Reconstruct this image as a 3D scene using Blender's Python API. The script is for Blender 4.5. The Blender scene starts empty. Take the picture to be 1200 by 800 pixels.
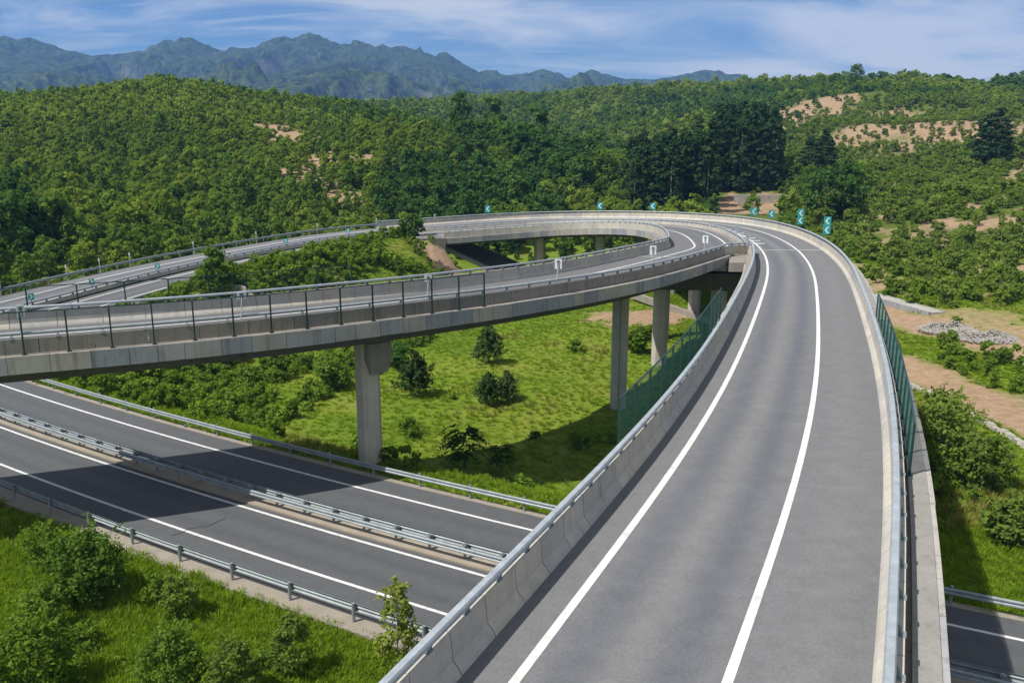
import bpy, math, random
import numpy as np
from mathutils import Vector

# ------------------------------------------------------------------ camera, sky, sun, exposure
scene = bpy.context.scene
C = scene.collection
CZ, FPX, PITCH = 19.0, 1000.0, math.radians(13)
cam_d = bpy.data.cameras.new('camera')
cam_d.sensor_width = 36.0
cam_d.lens = 36.0 * FPX / 1200.0
cam_d.clip_start = 0.5
cam_d.clip_end = 20000
cam = bpy.data.objects.new('camera', cam_d)
C.objects.link(cam)
cam.location = (0, 0, CZ)
cam.rotation_euler = (math.radians(90) - PITCH, 0, 0)
scene.camera = cam

SUN_EL, SUN_AZ = math.radians(56), math.radians(29)      # shadows fall towards SUN_AZ, measured from +X
sunv = Vector((-math.cos(SUN_AZ) * math.cos(SUN_EL), -math.sin(SUN_AZ) * math.cos(SUN_EL), math.sin(SUN_EL)))
sun_d = bpy.data.lights.new('sun', 'SUN')
sun_d.energy = 4.8
sun_d.angle = math.radians(0.53)
sun_d.color = (1.0, 0.955, 0.88)
sun = bpy.data.objects.new('sun', sun_d)
C.objects.link(sun)
sun.rotation_euler = sunv.to_track_quat('Z', 'Y').to_euler()

world = bpy.data.worlds.new('World')
scene.world = world
world.use_nodes = True
wn, wl = world.node_tree.nodes, world.node_tree.links
wn.clear()
w_out = wn.new('ShaderNodeOutputWorld')
w_bg = wn.new('ShaderNodeBackground')
w_bg.inputs['Strength'].default_value = 0.09
w_sky = wn.new('ShaderNodeTexSky')
w_sky.sky_type = 'NISHITA'
w_sky.sun_disc = False
w_sky.sun_elevation = SUN_EL
w_sky.sun_rotation = math.atan2(sunv.x, sunv.y)
w_sky.altitude = 300
w_sky.air_density = 1.0
w_sky.dust_density = 0.6
w_sky.ozone_density = 1.6
w_tc = wn.new('ShaderNodeTexCoord')
w_sep = wn.new('ShaderNodeSeparateXYZ')
wl.new(w_tc.outputs['Generated'], w_sep.inputs[0])
w_zp = wn.new('ShaderNodeMath'); w_zp.operation = 'ADD'; w_zp.inputs[1].default_value = 0.16
w_zm = wn.new('ShaderNodeMath'); w_zm.operation = 'MAXIMUM'; w_zm.inputs[1].default_value = 0.03
wl.new(w_sep.outputs['Z'], w_zp.inputs[0]); wl.new(w_zp.outputs[0], w_zm.inputs[0])
w_dx = wn.new('ShaderNodeMath'); w_dx.operation = 'DIVIDE'
w_dy = wn.new('ShaderNodeMath'); w_dy.operation = 'DIVIDE'
wl.new(w_sep.outputs['X'], w_dx.inputs[0]); wl.new(w_zm.outputs[0], w_dx.inputs[1])
wl.new(w_sep.outputs['Y'], w_dy.inputs[0]); wl.new(w_zm.outputs[0], w_dy.inputs[1])
w_cv = wn.new('ShaderNodeCombineXYZ')
wl.new(w_dx.outputs[0], w_cv.inputs[0]); wl.new(w_dy.outputs[0], w_cv.inputs[1])
def cloud_layer(scale, rot, sx, sy, detail, dist, lo, hi, seed):
    mp = wn.new('ShaderNodeMapping')
    mp.inputs['Rotation'].default_value = (0, 0, math.radians(rot))
    mp.inputs['Scale'].default_value = (sx, sy, 1)
    mp.inputs['Location'].default_value = (seed, seed * 0.7, seed * 1.3)
    nz = wn.new('ShaderNodeTexNoise')
    nz.inputs['Scale'].default_value = scale
    nz.inputs['Detail'].default_value = detail
    nz.inputs['Roughness'].default_value = 0.58
    nz.inputs['Distortion'].default_value = dist
    rp = wn.new('ShaderNodeMapRange')
    rp.interpolation_type = 'SMOOTHSTEP'
    rp.inputs['From Min'].default_value = lo
    rp.inputs['From Max'].default_value = hi
    wl.new(w_cv.outputs[0], mp.inputs[0]); wl.new(mp.outputs[0], nz.inputs['Vector'])
    wl.new(nz.outputs['Fac'], rp.inputs['Value'])
    return rp.outputs[0]
c1 = cloud_layer(0.75, 62, 1.0, 1.35, 9, 0.6, 0.38, 0.62, 3.3)
c2 = cloud_layer(2.2, 68, 0.6, 3.0, 9, 0.9, 0.36, 0.75, 9.1)
w_mul = wn.new('ShaderNodeMath'); w_mul.operation = 'MULTIPLY'; w_mul.inputs[1].default_value = 0.55
wl.new(c2, w_mul.inputs[0])
w_add = wn.new('ShaderNodeMath'); w_add.operation = 'MAXIMUM'
wl.new(c1, w_add.inputs[0]); wl.new(w_mul.outputs[0], w_add.inputs[1])
w_den = wn.new('ShaderNodeMath'); w_den.operation = 'MULTIPLY'; w_den.inputs[1].default_value = 0.92
wl.new(w_add.outputs[0], w_den.inputs[0])
w_mix = wn.new('ShaderNodeMixRGB')
w_mix.inputs['Color2'].default_value = (7.0, 6.95, 6.65, 1)
wl.new(w_den.outputs[0], w_mix.inputs['Fac'])
w_tint = wn.new('ShaderNodeMixRGB'); w_tint.blend_type = 'MULTIPLY'; w_tint.inputs['Fac'].default_value = 1
w_tint.inputs['Color2'].default_value = (0.33, 0.54, 0.75, 1)
wl.new(w_sky.outputs[0], w_tint.inputs['Color1'])
wl.new(w_tint.outputs[0], w_mix.inputs['Color1'])
wl.new(w_mix.outputs[0], w_bg.inputs['Color'])
wl.new(w_bg.outputs[0], w_out.inputs[0])

vs = scene.view_settings
vs.view_transform = 'Standard'
vs.look = 'None'
vs.exposure = 0.45
vs.gamma = 1
vs.use_curve_mapping = False
scene.render.engine = 'CYCLES'
cy = scene.cycles
cy.use_denoising = True
cy.max_bounces = 5
cy.diffuse_bounces = 3
cy.glossy_bounces = 2
cy.transmission_bounces = 3
cy.transparent_max_bounces = 10
cy.volume_bounces = 0
cy.caustics_reflective = cy.caustics_refractive = False

rnd = random.Random(7)
npr = np.random.default_rng(11)

# ------------------------------------------------------------------ pixels to places
def ray(px, py):
    x = (px - 600) / FPX; y = (400 - py) / FPX
    return np.array([x, math.cos(PITCH) + y * math.sin(PITCH), -math.sin(PITCH) + y * math.cos(PITCH)])
def at_z(px, py, z):
    d = ray(px, py); return d * ((z - CZ) / d[2]) + np.array([0, 0, CZ])
def at_y(px, py, Y):
    d = ray(px, py); return d * (Y / d[1]) + np.array([0, 0, CZ])
def project(P):
    P = np.asarray(P, float)
    c, s = math.cos(PITCH), math.sin(PITCH)
    z = P[..., 2] - CZ
    dep = P[..., 1] * c - z * s
    up = P[..., 1] * s + z * c
    dd = np.where(dep > 0.5, dep, np.nan)
    return 600 + FPX * P[..., 0] / dd, 400 - FPX * up / dd, dep

# ------------------------------------------------------------------ materials
def mat(name):
    m = bpy.data.materials.new(name); m.use_nodes = True
    nt = m.node_tree
    return m, nt, nt.nodes, nt.links, nt.nodes['Principled BSDF']
def tex_noise(n, l, scale, detail=5, rough=0.55, coord='Object', mapping=None, dist=0.0):
    tc = n.new('ShaderNodeTexCoord')
    nz = n.new('ShaderNodeTexNoise')
    nz.inputs['Scale'].default_value = scale; nz.inputs['Detail'].default_value = detail
    nz.inputs['Roughness'].default_value = rough; nz.inputs['Distortion'].default_value = dist
    if mapping:
        mp = n.new('ShaderNodeMapping'); mp.inputs['Scale'].default_value = mapping
        l.new(tc.outputs[coord], mp.inputs[0]); l.new(mp.outputs[0], nz.inputs['Vector'])
    else:
        l.new(tc.outputs[coord], nz.inputs['Vector'])
    return nz.outputs['Fac']
def ramp(n, l, fac, stops):
    r = n.new('ShaderNodeValToRGB'); e = r.color_ramp.elements
    while len(e) < len(stops): e.new(0.5)
    for el, (p, c) in zip(e, stops):
        el.position = p; el.color = (*c, 1)
    l.new(fac, r.inputs[0]); return r.outputs[0]
def mixc(n, l, fac, a, b, mode='MIX'):
    m = n.new('ShaderNodeMixRGB'); m.blend_type = mode
    for s, v in ((m.inputs['Fac'], fac), (m.inputs['Color1'], a), (m.inputs['Color2'], b)):
        if isinstance(v, (int, float)): s.default_value = v
        elif isinstance(v, tuple): s.default_value = (*v, 1)
        else: l.new(v, s)
    return m.outputs[0]
def bump(n, l, h, strength, dist, bsdf):
    b = n.new('ShaderNodeBump'); b.inputs['Strength'].default_value = strength; b.inputs['Distance'].default_value = dist
    l.new(h, b.inputs['Height']); l.new(b.outputs[0], bsdf.inputs['Normal'])

def m_asphalt(name, base, tracks, blue=0.0):
    m, nt, n, l, b = mat(name)
    fine = tex_noise(n, l, 15, 4, 0.85)
    mid = tex_noise(n, l, 1.7, 6, 0.6)
    c0 = tuple(v * 0.76 for v in base); c1 = tuple(v * 1.24 for v in base)
    col = ramp(n, l, fine, [(0.28, c0), (0.72, c1)])
    patch = ramp(n, l, mid, [(0.3, (0.9, 0.9, 0.9)), (0.7, (1.08, 1.08, 1.08))])
    col = mixc(n, l, 1.0, col, patch, 'MULTIPLY')
    uv = n.new('ShaderNodeTexCoord')
    wob = tex_noise(n, l, 0.35, 4, 0.6, 'UV', (1.0, 0.09, 1))
    sp = n.new('ShaderNodeSeparateXYZ'); l.new(uv.outputs['UV'], sp.inputs[0])
    for d0, wdt, amt in tracks:                           # polish bands worn by the wheels, UV x is metres across the road
        sb = n.new('ShaderNodeMath'); sb.operation = 'SUBTRACT'; sb.inputs[1].default_value = d0
        l.new(sp.outputs['X'], sb.inputs[0])
        ad = n.new('ShaderNodeMath'); ad.operation = 'MULTIPLY_ADD'; ad.inputs[1].default_value = 0.6
        l.new(wob, ad.inputs[0]); l.new(sb.outputs[0], ad.inputs[2])
        s2 = n.new('ShaderNodeMath'); s2.operation = 'SUBTRACT'; s2.inputs[1].default_value = 0.3
        l.new(ad.outputs[0], s2.inputs[0])
        ab = n.new('ShaderNodeMath'); ab.operation = 'ABSOLUTE'; l.new(s2.outputs[0], ab.inputs[0])
        mr = n.new('ShaderNodeMapRange'); mr.interpolation_type = 'SMOOTHSTEP'
        mr.inputs['From Min'].default_value = wdt; mr.inputs['From Max'].default_value = 0.0
        mr.inputs['To Max'].default_value = abs(amt)
        l.new(ab.outputs[0], mr.inputs['Value'])
        tone = (0.74, 0.77, 0.84) if amt > 0 else (1.22, 1.2, 1.15)
        col = mixc(n, l, mr.outputs[0], col, mixc(n, l, 1.0, col, tone, 'MULTIPLY'))
    l.new(col, b.inputs['Base Color'])
    b.inputs['Roughness'].default_value = 0.86
    b.inputs['Specular IOR Level'].default_value = 0.35
    return m
def m_concrete(name, base, stain=0.5, streak=True, vary=1.0):
    m, nt, n, l, b = mat(name)
    a = tex_noise(n, l, 0.9, 7, 0.65)
    f = tex_noise(n, l, 14, 5, 0.7)
    col = ramp(n, l, a, [(0.25, tuple(v * 0.80 for v in base)), (0.75, tuple(v * 1.12 for v in base))])
    col = mixc(n, l, 0.35, col, ramp(n, l, f, [(0.3, (0.6, 0.6, 0.6)), (0.7, (1.2, 1.2, 1.2))]), 'MULTIPLY')
    if streak:
        s = tex_noise(n, l, 1.0, 5, 0.7, 'Object', (2.6, 2.6, 0.22))
        sm = ramp(n, l, s, [(0.52, (0, 0, 0)), (0.78, (stain, stain, stain))])
        col = mixc(n, l, sm, col, tuple(v * 0.36 for v in (base[0], base[1] * 0.93, base[2] * 0.85)))
    oi = n.new('ShaderNodeObjectInfo')
    tint = ramp(n, l, oi.outputs['Random'], [(0.0, (1 - .14 * vary, 1 - .12 * vary, 1 - .08 * vary)), (0.5, (1, 1, 1)), (1.0, (1 + .08 * vary, 1 + .04 * vary, 1 - .03 * vary))])
    col = mixc(n, l, 1.0, col, tint, 'MULTIPLY')
    l.new(col, b.inputs['Base Color'])
    b.inputs['Roughness'].default_value = 0.9
    b.inputs['Specular IOR Level'].default_value = 0.25
    bump(n, l, f, 0.3, 0.01, b)
    return m
def m_plain(name, base, rough=0.6, metal=0.0, var=0.15, scale=3.0):
    m, nt, n, l, b = mat(name)
    a = tex_noise(n, l, scale, 5, 0.6)
    col = ramp(n, l, a, [(0.3, tuple(v * (1 - var) for v in base)), (0.7, tuple(min(1, v * (1 + var)) for v in base))])
    l.new(col, b.inputs['Base Color'])
    b.inputs['Roughness'].default_value = rough; b.inputs['Metallic'].default_value = metal
    return m
def m_leaf(name, dark, light, transl=0.3, seed_scale=0.35):
    m = bpy.data.materials.new(name); m.use_nodes = True
    n, l = m.node_tree.nodes, m.node_tree.links
    n.clear()
    out = n.new('ShaderNodeOutputMaterial')
    at = n.new('ShaderNodeAttribute'); at.attribute_name = 'tone'
    oi = n.new('ShaderNodeObjectInfo')
    mx = n.new('ShaderNodeMath'); mx.operation = 'MULTIPLY_ADD'; mx.inputs[1].default_value = 0.55
    l.new(at.outputs['Fac'], mx.inputs[0])
    m2 = n.new('ShaderNodeMath'); m2.operation = 'MULTIPLY'; m2.inputs[1].default_value = 0.45
    l.new(oi.outputs['Random'], m2.inputs[0]); l.new(m2.outputs[0], mx.inputs[2])
    mid = tuple((a + b) / 2 * 0.92 for a, b in zip(dark, light))
    col = ramp(n, l, mx.outputs[0], [(0.05, dark), (0.5, mid), (0.98, light)])
    df = n.new('ShaderNodeBsdfDiffuse'); tr = n.new('ShaderNodeBsdfTranslucent')
    l.new(col, df.inputs[0])
    tcol = mixc(n, l, 1.0, col, (1.25, 1.35, 0.55), 'MULTIPLY'); l.new(tcol, tr.inputs[0])
    ms = n.new('ShaderNodeMixShader'); ms.inputs[0].default_value = transl
    l.new(df.outputs[0], ms.inputs[1]); l.new(tr.outputs[0], ms.inputs[2])
    l.new(ms.outputs[0], out.inputs[0])
    return m
def m_mesh(name, col, opacity):
    m = bpy.data.materials.new(name); m.use_nodes = True
    n, l = m.node_tree.nodes, m.node_tree.links
    n.clear()
    out = n.new('ShaderNodeOutputMaterial')
    tc = n.new('ShaderNodeTexCoord')
    vo = n.new('ShaderNodeTexNoise'); vo.inputs['Scale'].default_value = 1.2; vo.inputs['Detail'].default_value = 4
    l.new(tc.outputs['Object'], vo.inputs['Vector'])
    mr = n.new('ShaderNodeMapRange'); mr.inputs['To Min'].default_value = opacity * 0.85; mr.inputs['To Max'].default_value = min(1, opacity * 1.15)
    l.new(vo.outputs['Fac'], mr.inputs['Value'])
    df = n.new('ShaderNodeBsdfDiffuse'); df.inputs[0].default_value = (*col, 1)
    tl = n.new('ShaderNodeBsdfTranslucent'); tl.inputs[0].default_value = (*col, 1)
    m1 = n.new('ShaderNodeMixShader'); m1.inputs[0].default_value = 0.35
    l.new(df.outputs[0], m1.inputs[1]); l.new(tl.outputs[0], m1.inputs[2])
    tp = n.new('ShaderNodeBsdfTransparent')
    ms = n.new('ShaderNodeMixShader')
    l.new(mr.outputs[0], ms.inputs[0]); l.new(tp.outputs[0], ms.inputs[1]); l.new(m1.outputs[0], ms.inputs[2])
    l.new(ms.outputs[0], out.inputs[0])
    return m

M = {}
M['ramp_asphalt'] = m_asphalt('ramp_asphalt', (0.138, 0.139, 0.143), [(3.35, 0.7, 1.0), (5.2, 0.75, 0.9), (4.3, 0.5, -0.5), (1.2, 0.9, -0.3)])
M['loop_asphalt'] = m_asphalt('loop_asphalt', (0.125, 0.125, 0.127), [(2.0, 0.7, 0.8), (3.7, 0.7, 0.7)])
M['hwy_asphalt'] = m_asphalt('highway_asphalt', (0.080, 0.083, 0.087), [(-1.0, 0.6, 0.6), (-2.7, 0.6, 0.6), (2.6, 0.6, 0.5), (4.3, 0.6, 0.5)])
M['paint'] = m_plain('road_paint', (0.56, 0.56, 0.545), 0.75, 0, 0.22, 3.5)
M['worn_paint'] = m_plain('worn_road_paint', (0.42, 0.42, 0.41), 0.8, 0, 0.3, 1.3)
M['concrete'] = m_concrete('barrier_concrete', (0.46, 0.435, 0.385), 0.45)
M['concrete_old'] = m_concrete('weathered_concrete', (0.25, 0.232, 0.205), 0.9)
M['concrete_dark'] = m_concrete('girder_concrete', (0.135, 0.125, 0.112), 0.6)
M['panel'] = m_concrete('fascia_concrete', (0.34, 0.34, 0.34), 0.9, True, 2.2)
M['ledge'] = m_concrete('ledge_concrete', (0.285, 0.272, 0.245), 0.5)
M['steel'] = m_plain('galvanised_steel', (0.33, 0.365, 0.39), 0.58, 0.25, 0.18, 3.0)
M['steel_dull'] = m_plain('dull_steel', (0.20, 0.23, 0.25), 0.6, 0.2, 0.2, 3.0)
M['beam'] = m_plain('weathered_beam', (0.235, 0.265, 0.275), 0.55, 0.25, 0.2, 2.0)
M['green_steel'] = m_plain('green_steel', (0.007, 0.036, 0.032), 0.5, 0.1, 0.2)
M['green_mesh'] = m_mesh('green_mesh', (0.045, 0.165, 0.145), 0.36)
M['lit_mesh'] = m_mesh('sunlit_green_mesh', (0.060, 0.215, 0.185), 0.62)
M['thin_mesh'] = m_mesh('thin_green_mesh', (0.02, 0.07, 0.06), 0.13)
M['sign_blue'] = m_plain('sign_blue', (0.02, 0.31, 0.32), 0.45, 0, 0.08)
M['sign_white'] = m_plain('sign_white', (0.72, 0.76, 0.76), 0.5, 0, 0.06)
M['sign_back'] = m_plain('sign_back_metal', (0.55, 0.58, 0.60), 0.5, 0.3, 0.1)
M['dark_rubber'] = m_plain('crack_and_mouth_shade', (0.03, 0.03, 0.03), 0.8)  # near-black for the road crack and the painted shade in the culvert mouth
M['joint'] = m_plain('expansion_joint', (0.33, 0.33, 0.31), 0.8, 0, 0.2)
M['bark'] = m_plain('bark', (0.085, 0.07, 0.052), 0.9, 0, 0.35, 2.0)
M['grey_bark'] = m_plain('pale_bark', (0.15, 0.14, 0.12), 0.9, 0, 0.3, 2.0)
M['stone'] = m_concrete('rubble_stone', (0.36, 0.345, 0.31), 0.3, False)
M['gravel_strip'] = m_concrete('verge_concrete', (0.30, 0.26, 0.205), 0.55, False)
M['hill_leaf'] = m_leaf('hill_leaf', (0.064, 0.128, 0.022), (0.188, 0.278, 0.042), .4)
M['lime_leaf'] = m_leaf('lime_leaf', (0.111, 0.174, 0.026), (0.271, 0.341, 0.050), .4)
M['wood_leaf'] = m_leaf('wood_leaf', (0.036, 0.089, 0.023), (0.104, 0.195, 0.039), .38)
M['orchard_leaf'] = m_leaf('orchard_leaf', (0.084, 0.137, 0.026), (0.230, 0.299, 0.056), .4)
M['poplar_leaf'] = m_leaf('poplar_leaf', (0.024, 0.056, 0.023), (0.064, 0.118, 0.042))
M['pine_leaf'] = m_leaf('pine_needle', (0.036, 0.067, 0.022), (0.102, 0.156, 0.043), 0.25)
M['shrub_leaf'] = m_leaf('shrub_leaf', (0.074, 0.138, 0.019), (0.216, 0.312, 0.038), .4)
M['bright_leaf'] = m_leaf('sapling_leaf', (0.132, 0.180, 0.030), (0.312, 0.348, 0.078), 0.4)
M['sumac_leaf'] = m_leaf('sumac_leaf', (0.024, 0.062, 0.017), (0.072, 0.138, 0.031))
M['grass_blade'] = m_leaf('grass_blade', (0.130, 0.210, 0.014), (0.250, 0.345, 0.030), 0.5)
M['dry_blade'] = m_leaf('dry_grass_blade', (0.19, 0.19, 0.04), (0.31, 0.29, 0.09), 0.4)

# ------------------------------------------------------------------ mesh helpers
def new_obj(name, me, parent=None, loc=None):
    o = bpy.data.objects.new(name, me)
    C.objects.link(o)
    if parent is not None: o.parent = parent
    if loc is not None: o.location = loc
    return o
def tag(o, label, cat, group=None):
    o['label'] = label; o['category'] = cat
    if group: o['group'] = group
    return o
def thing(name, label, cat, loc=(0, 0, 0), rz=0.0, group=None):
    o = new_obj(name, None, None, loc); o.rotation_euler = (0, 0, rz)
    o.empty_display_size = 0.3
    return tag(o, label, cat, group)
def mesh(name, v, f, m=None, uv=None, smooth=False, tone=None, mats=None, fmat=None):
    me = bpy.data.meshes.new(name)
    v = np.asarray(v, np.float32).reshape(-1, 3)
    if isinstance(f, np.ndarray):
        nf, k = f.shape
        me.vertices.add(len(v)); me.vertices.foreach_set('co', v.ravel())
        me.loops.add(nf * k); me.loops.foreach_set('vertex_index', f.astype(np.int32).ravel())
        me.polygons.add(nf); me.polygons.foreach_set('loop_start', np.arange(nf, dtype=np.int32) * k)
        me.update(calc_edges=True)
    else:
        me.from_pydata([tuple(map(float, p)) for p in v], [], f)
    if m: me.materials.append(m)
    if uv is not None:
        uvl = me.uv_layers.new(name='UVMap')
        li = np.empty(len(me.loops), np.int32); me.loops.foreach_get('vertex_index', li)
        uvl.data.foreach_set('uv', np.asarray(uv, np.float32)[li].ravel())
    if tone is not None:
        a = me.attributes.new('tone', 'FLOAT', 'FACE'); a.data.foreach_set('value', np.asarray(tone, np.float32))
    if smooth: me.polygons.foreach_set('use_smooth', np.ones(len(me.polygons), bool))
    return me
class MB:
    def __init__(s): s.v = []; s.f = []
    def add(s, v, f):
        o = len(s.v); s.v += [tuple(map(float, p)) for p in v]; s.f += [tuple(i + o for i in q) for q in f]
    def box(s, c, size, rz=0.0, taper=1.0):
        sx, sy, sz = size[0] / 2, size[1] / 2, size[2] / 2
        v = []
        for z in (-1, 1):
            t = taper if z > 0 else 1
            for x, y in ((-1, -1), (1, -1), (1, 1), (-1, 1)):
                X, Y = x * sx * t, y * sy * t
                v.append((c[0] + X * math.cos(rz) - Y * math.sin(rz), c[1] + X * math.sin(rz) + Y * math.cos(rz), c[2] + z * sz))
        s.add(v, [(3, 2, 1, 0), (4, 5, 6, 7), (0, 1, 5, 4), (1, 2, 6, 5), (2, 3, 7, 6), (3, 0, 4, 7)])
    def tube(s, p0, p1, r0, r1, n=7, cap=True):
        p0, p1 = Vector(p0), Vector(p1); d = (p1 - p0).normalized()
        a = d.orthogonal().normalized(); b = d.cross(a)
        v = []
        for p, r in ((p0, r0), (p1, r1)):
            for i in range(n):
                t = 2 * math.pi * i / n; v.append(p + (a * math.cos(t) + b * math.sin(t)) * r)
        f = [(i, (i + 1) % n, n + (i + 1) % n, n + i) for i in range(n)]
        if cap: f += [tuple(range(n - 1, -1, -1)), tuple(range(n, 2 * n))]
        s.add(v, f)
    def build(s, name, m, parent=None, loc=None, smooth=False):
        return new_obj(name, mesh(name, s.v, s.f, m, smooth=smooth), parent, loc)
    def me(s, name, m, smooth=False): return mesh(name, s.v, s.f, m, smooth=smooth)

class Path:
    def __init__(s, pts, sig=5.0, step=0.5):
        Q = np.array(pts, float); n = len(Q)
        k = np.linspace(0, n - 1, (n - 1) * 12 + 1); i = np.minimum(k.astype(int), n - 2); t = (k - i)[:, None]
        p0 = Q[np.maximum(i - 1, 0)]; p1 = Q[i]; p2 = Q[i + 1]; p3 = Q[np.minimum(i + 2, n - 1)]
        D = 0.5 * (2 * p1 + (-p0 + p2) * t + (2 * p0 - 5 * p1 + 4 * p2 - p3) * t ** 2 + (-p0 + 3 * p1 - 3 * p2 + p3) * t ** 3)
        D = s._res(D, step)
        if sig > 0:
            g = sig / step; kk = np.arange(-int(3 * g), int(3 * g) + 1); w = np.exp(-.5 * (kk / g) ** 2); w /= w.sum(); m = len(kk) // 2
            a = D[0] + (D[0] - D[5]) / 5 * np.arange(m, 0, -1)[:, None]; b = D[-1] + (D[-1] - D[-6]) / 5 * np.arange(1, m + 1)[:, None]
            E = np.vstack([a, D, b]); D = np.stack([np.convolve(E[:, j], w, 'valid') for j in range(3)], 1)
        s.P = s._res(D, step)
        s.S = np.concatenate([[0], np.cumsum(np.linalg.norm(np.diff(s.P[:, :2], axis=0), axis=1))])
        T = np.gradient(s.P[:, :2], axis=0); s.T = T / np.linalg.norm(T, axis=1)[:, None]
        s.L = s.S[-1]
    @staticmethod
    def _res(D, step):
        q = np.concatenate([[0], np.cumsum(np.linalg.norm(np.diff(D[:, :2], axis=0), axis=1))])
        t = np.arange(0, q[-1], step); return np.stack([np.interp(t, q, D[:, k]) for k in range(3)], 1)
    def at(s, q, d=0.0, dz=0.0, e=0.03):
        q = np.asarray(q, float)
        x, y, z = (np.interp(q, s.S, s.P[:, k]) for k in range(3))
        tx, ty = np.interp(q, s.S, s.T[:, 0]), np.interp(q, s.S, s.T[:, 1])
        r = np.hypot(tx, ty); tx, ty = tx / r, ty / r
        return np.stack([x - ty * d, y + tx * d, z - e * d + dz], -1)
    def heading(s, q):
        return math.atan2(np.interp(q, s.S, s.T[:, 1]), np.interp(q, s.S, s.T[:, 0]))
    def nearest(s, xy):
        d = np.hypot(s.P[:, 0] - xy[0], s.P[:, 1] - xy[1]); i = int(d.argmin()); return s.S[i], d[i]

def sweep(name, path, s0, s1, prof, m, parent=None, step=1.0, closed=True, e=0.03, smooth=False, dfun=None):
    n = max(1, int(math.ceil((s1 - s0) / step))); q = np.linspace(s0, s1, n + 1); k = len(prof)
    rows, uv = [], []
    for (d, dz) in prof:
        dd = dfun(q, d) if dfun else d
        rows.append(path.at(q, dd, dz, e)); uv.append(np.stack([np.broadcast_to(dd, q.shape), q], 1))
    V = np.stack(rows, 1).reshape(-1, 3); UV = np.stack(uv, 1).reshape(-1, 2)
    F = []
    kk = k if closed else k - 1
    for i in range(n):
        for j in range(kk):
            a, b = i * k + j, i * k + (j + 1) % k
            F.append((a, b, b + k, a + k))
    if closed:
        F.append(tuple(range(k - 1, -1, -1))); F.append(tuple(n * k + j for j in range(k)))
    # left normal: profile going left with z up -> faces up
    me = mesh(name, V, F, m, uv=UV, smooth=smooth)
    return new_obj(name, me, parent)

# ------------------------------------------------------------------ the road lines (metres, camera over the origin)
A_PTS = [(-6.9, -16.5, 9.65), (-4.3, -11.0, 9.6), (-1.7, -5.0, 9.55), (1.4, 2.3, 9.5), (4.05, 8.3, 9.45),
 (6.59, 13.82, 9.4), (9.08, 19.28, 9.33), (11.46, 24.78, 9.25), (13.72, 30.34, 9.18), (15.86, 35.94, 9.1), (17.91, 41.58, 9.03), (19.9, 47.24, 8.95),
 (21.86, 52.91, 8.88), (23.78, 58.59, 8.8), (25.67, 64.28, 8.72), (27.46, 70.01, 8.62), (29.13, 75.77, 8.5), (30.67, 81.56, 8.36), (32.08, 87.39, 8.22),
 (33.32, 93.25, 8.07), (34.38, 99.15, 7.93), (35.24, 105.08, 7.78), (35.87, 111.04, 7.64), (36.2, 117.01, 7.49), (36.06, 122.96, 7.34), (35.25, 128.83, 7.2),
 (33.63, 134.49, 7.05), (31.06, 139.74, 6.9), (27.53, 144.36, 6.75), (23.13, 148.17, 6.6), (18.05, 151.0, 6.45), (12.49, 152.75, 6.3), (6.71, 153.33, 6.15),
 (0.9, 152.77, 6.0), (-4.73, 151.21, 5.85), (-10.18, 148.97, 5.69), (-15.6, 146.63, 5.51), (-21.06, 144.43, 5.33), (-26.24, 141.84, 5.14), (-30.74, 138.29, 4.95),
 (-34.51, 133.83, 4.76), (-37.8, 128.86, 4.57), (-40.82, 123.69, 4.38), (-43.65, 118.41, 4.19), (-46.31, 113.04, 4.0), (-48.75, 107.58, 3.81),
 (-50.93, 102.0, 3.62), (-52.79, 96.32, 3.43), (-54.42, 90.55, 3.24), (-56.1, 84.8, 3.05), (-57.8, 79.1, 2.85)]
A = Path(A_PTS, 2.0)
def a_s(x, y): return A.nearest((x, y))[0]
S_IN = a_s(6.59, 13.82)                 # where the frame's bottom edge cuts the ramp
S_GORE = a_s(31.3, 84.0)
S_JOINT = a_s(32.6, 89.5)
S_ABUT = a_s(-17.3, 145.9)
B_near = [(-50.5, 29.8, 9.15), (-44.4, 31.9, 9.2), (-37.5, 34.35, 9.25), (-31, 36.8, 9.28), (-24.25, 39.49, 9.3), (-18.7, 41.73, 9.31), (-13.35, 44.22, 9.33), (-8.36, 47.4, 9.35), (-3.55, 50.88, 9.31), (0.89, 54.81, 9.25),
 (5.07, 59.02, 9.17), (8.73, 63.63, 9.02), (12.04, 68.58, 8.86), (15.05, 73.72, 8.71), (17.81, 78.99, 8.5)]
B_D = 8.4
far_s = np.arange(a_s(33.0, 92), A.L - 1, 6.0)
B_far = [tuple(p) for p in A.at(far_s, B_D)]
B = Path(B_near + B_far, 3.5)
def b_s(x, y): return B.nearest((x, y))[0]
SB_GORE = b_s(*A.at(S_GORE, B_D)[:2])
SB_ABUT = b_s(*A.at(S_ABUT, B_D)[:2])
# highway: one gentle bend
hd = np.array([math.cos(math.radians(-31)), math.sin(math.radians(-31))]); hn = np.array([-hd[1], hd[0]])
H_PTS = [tuple(hd * u + hn * (29.2 + 0.0012 * (u + 36) ** 2)) + (0.0,) for u in np.arange(-170, 110, 6.0)]
H = Path(H_PTS, 2.0)

WA = 7.05                                # ramp, kerb to kerb
WB = 7.30                                # loop, kerb to kerb

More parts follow.
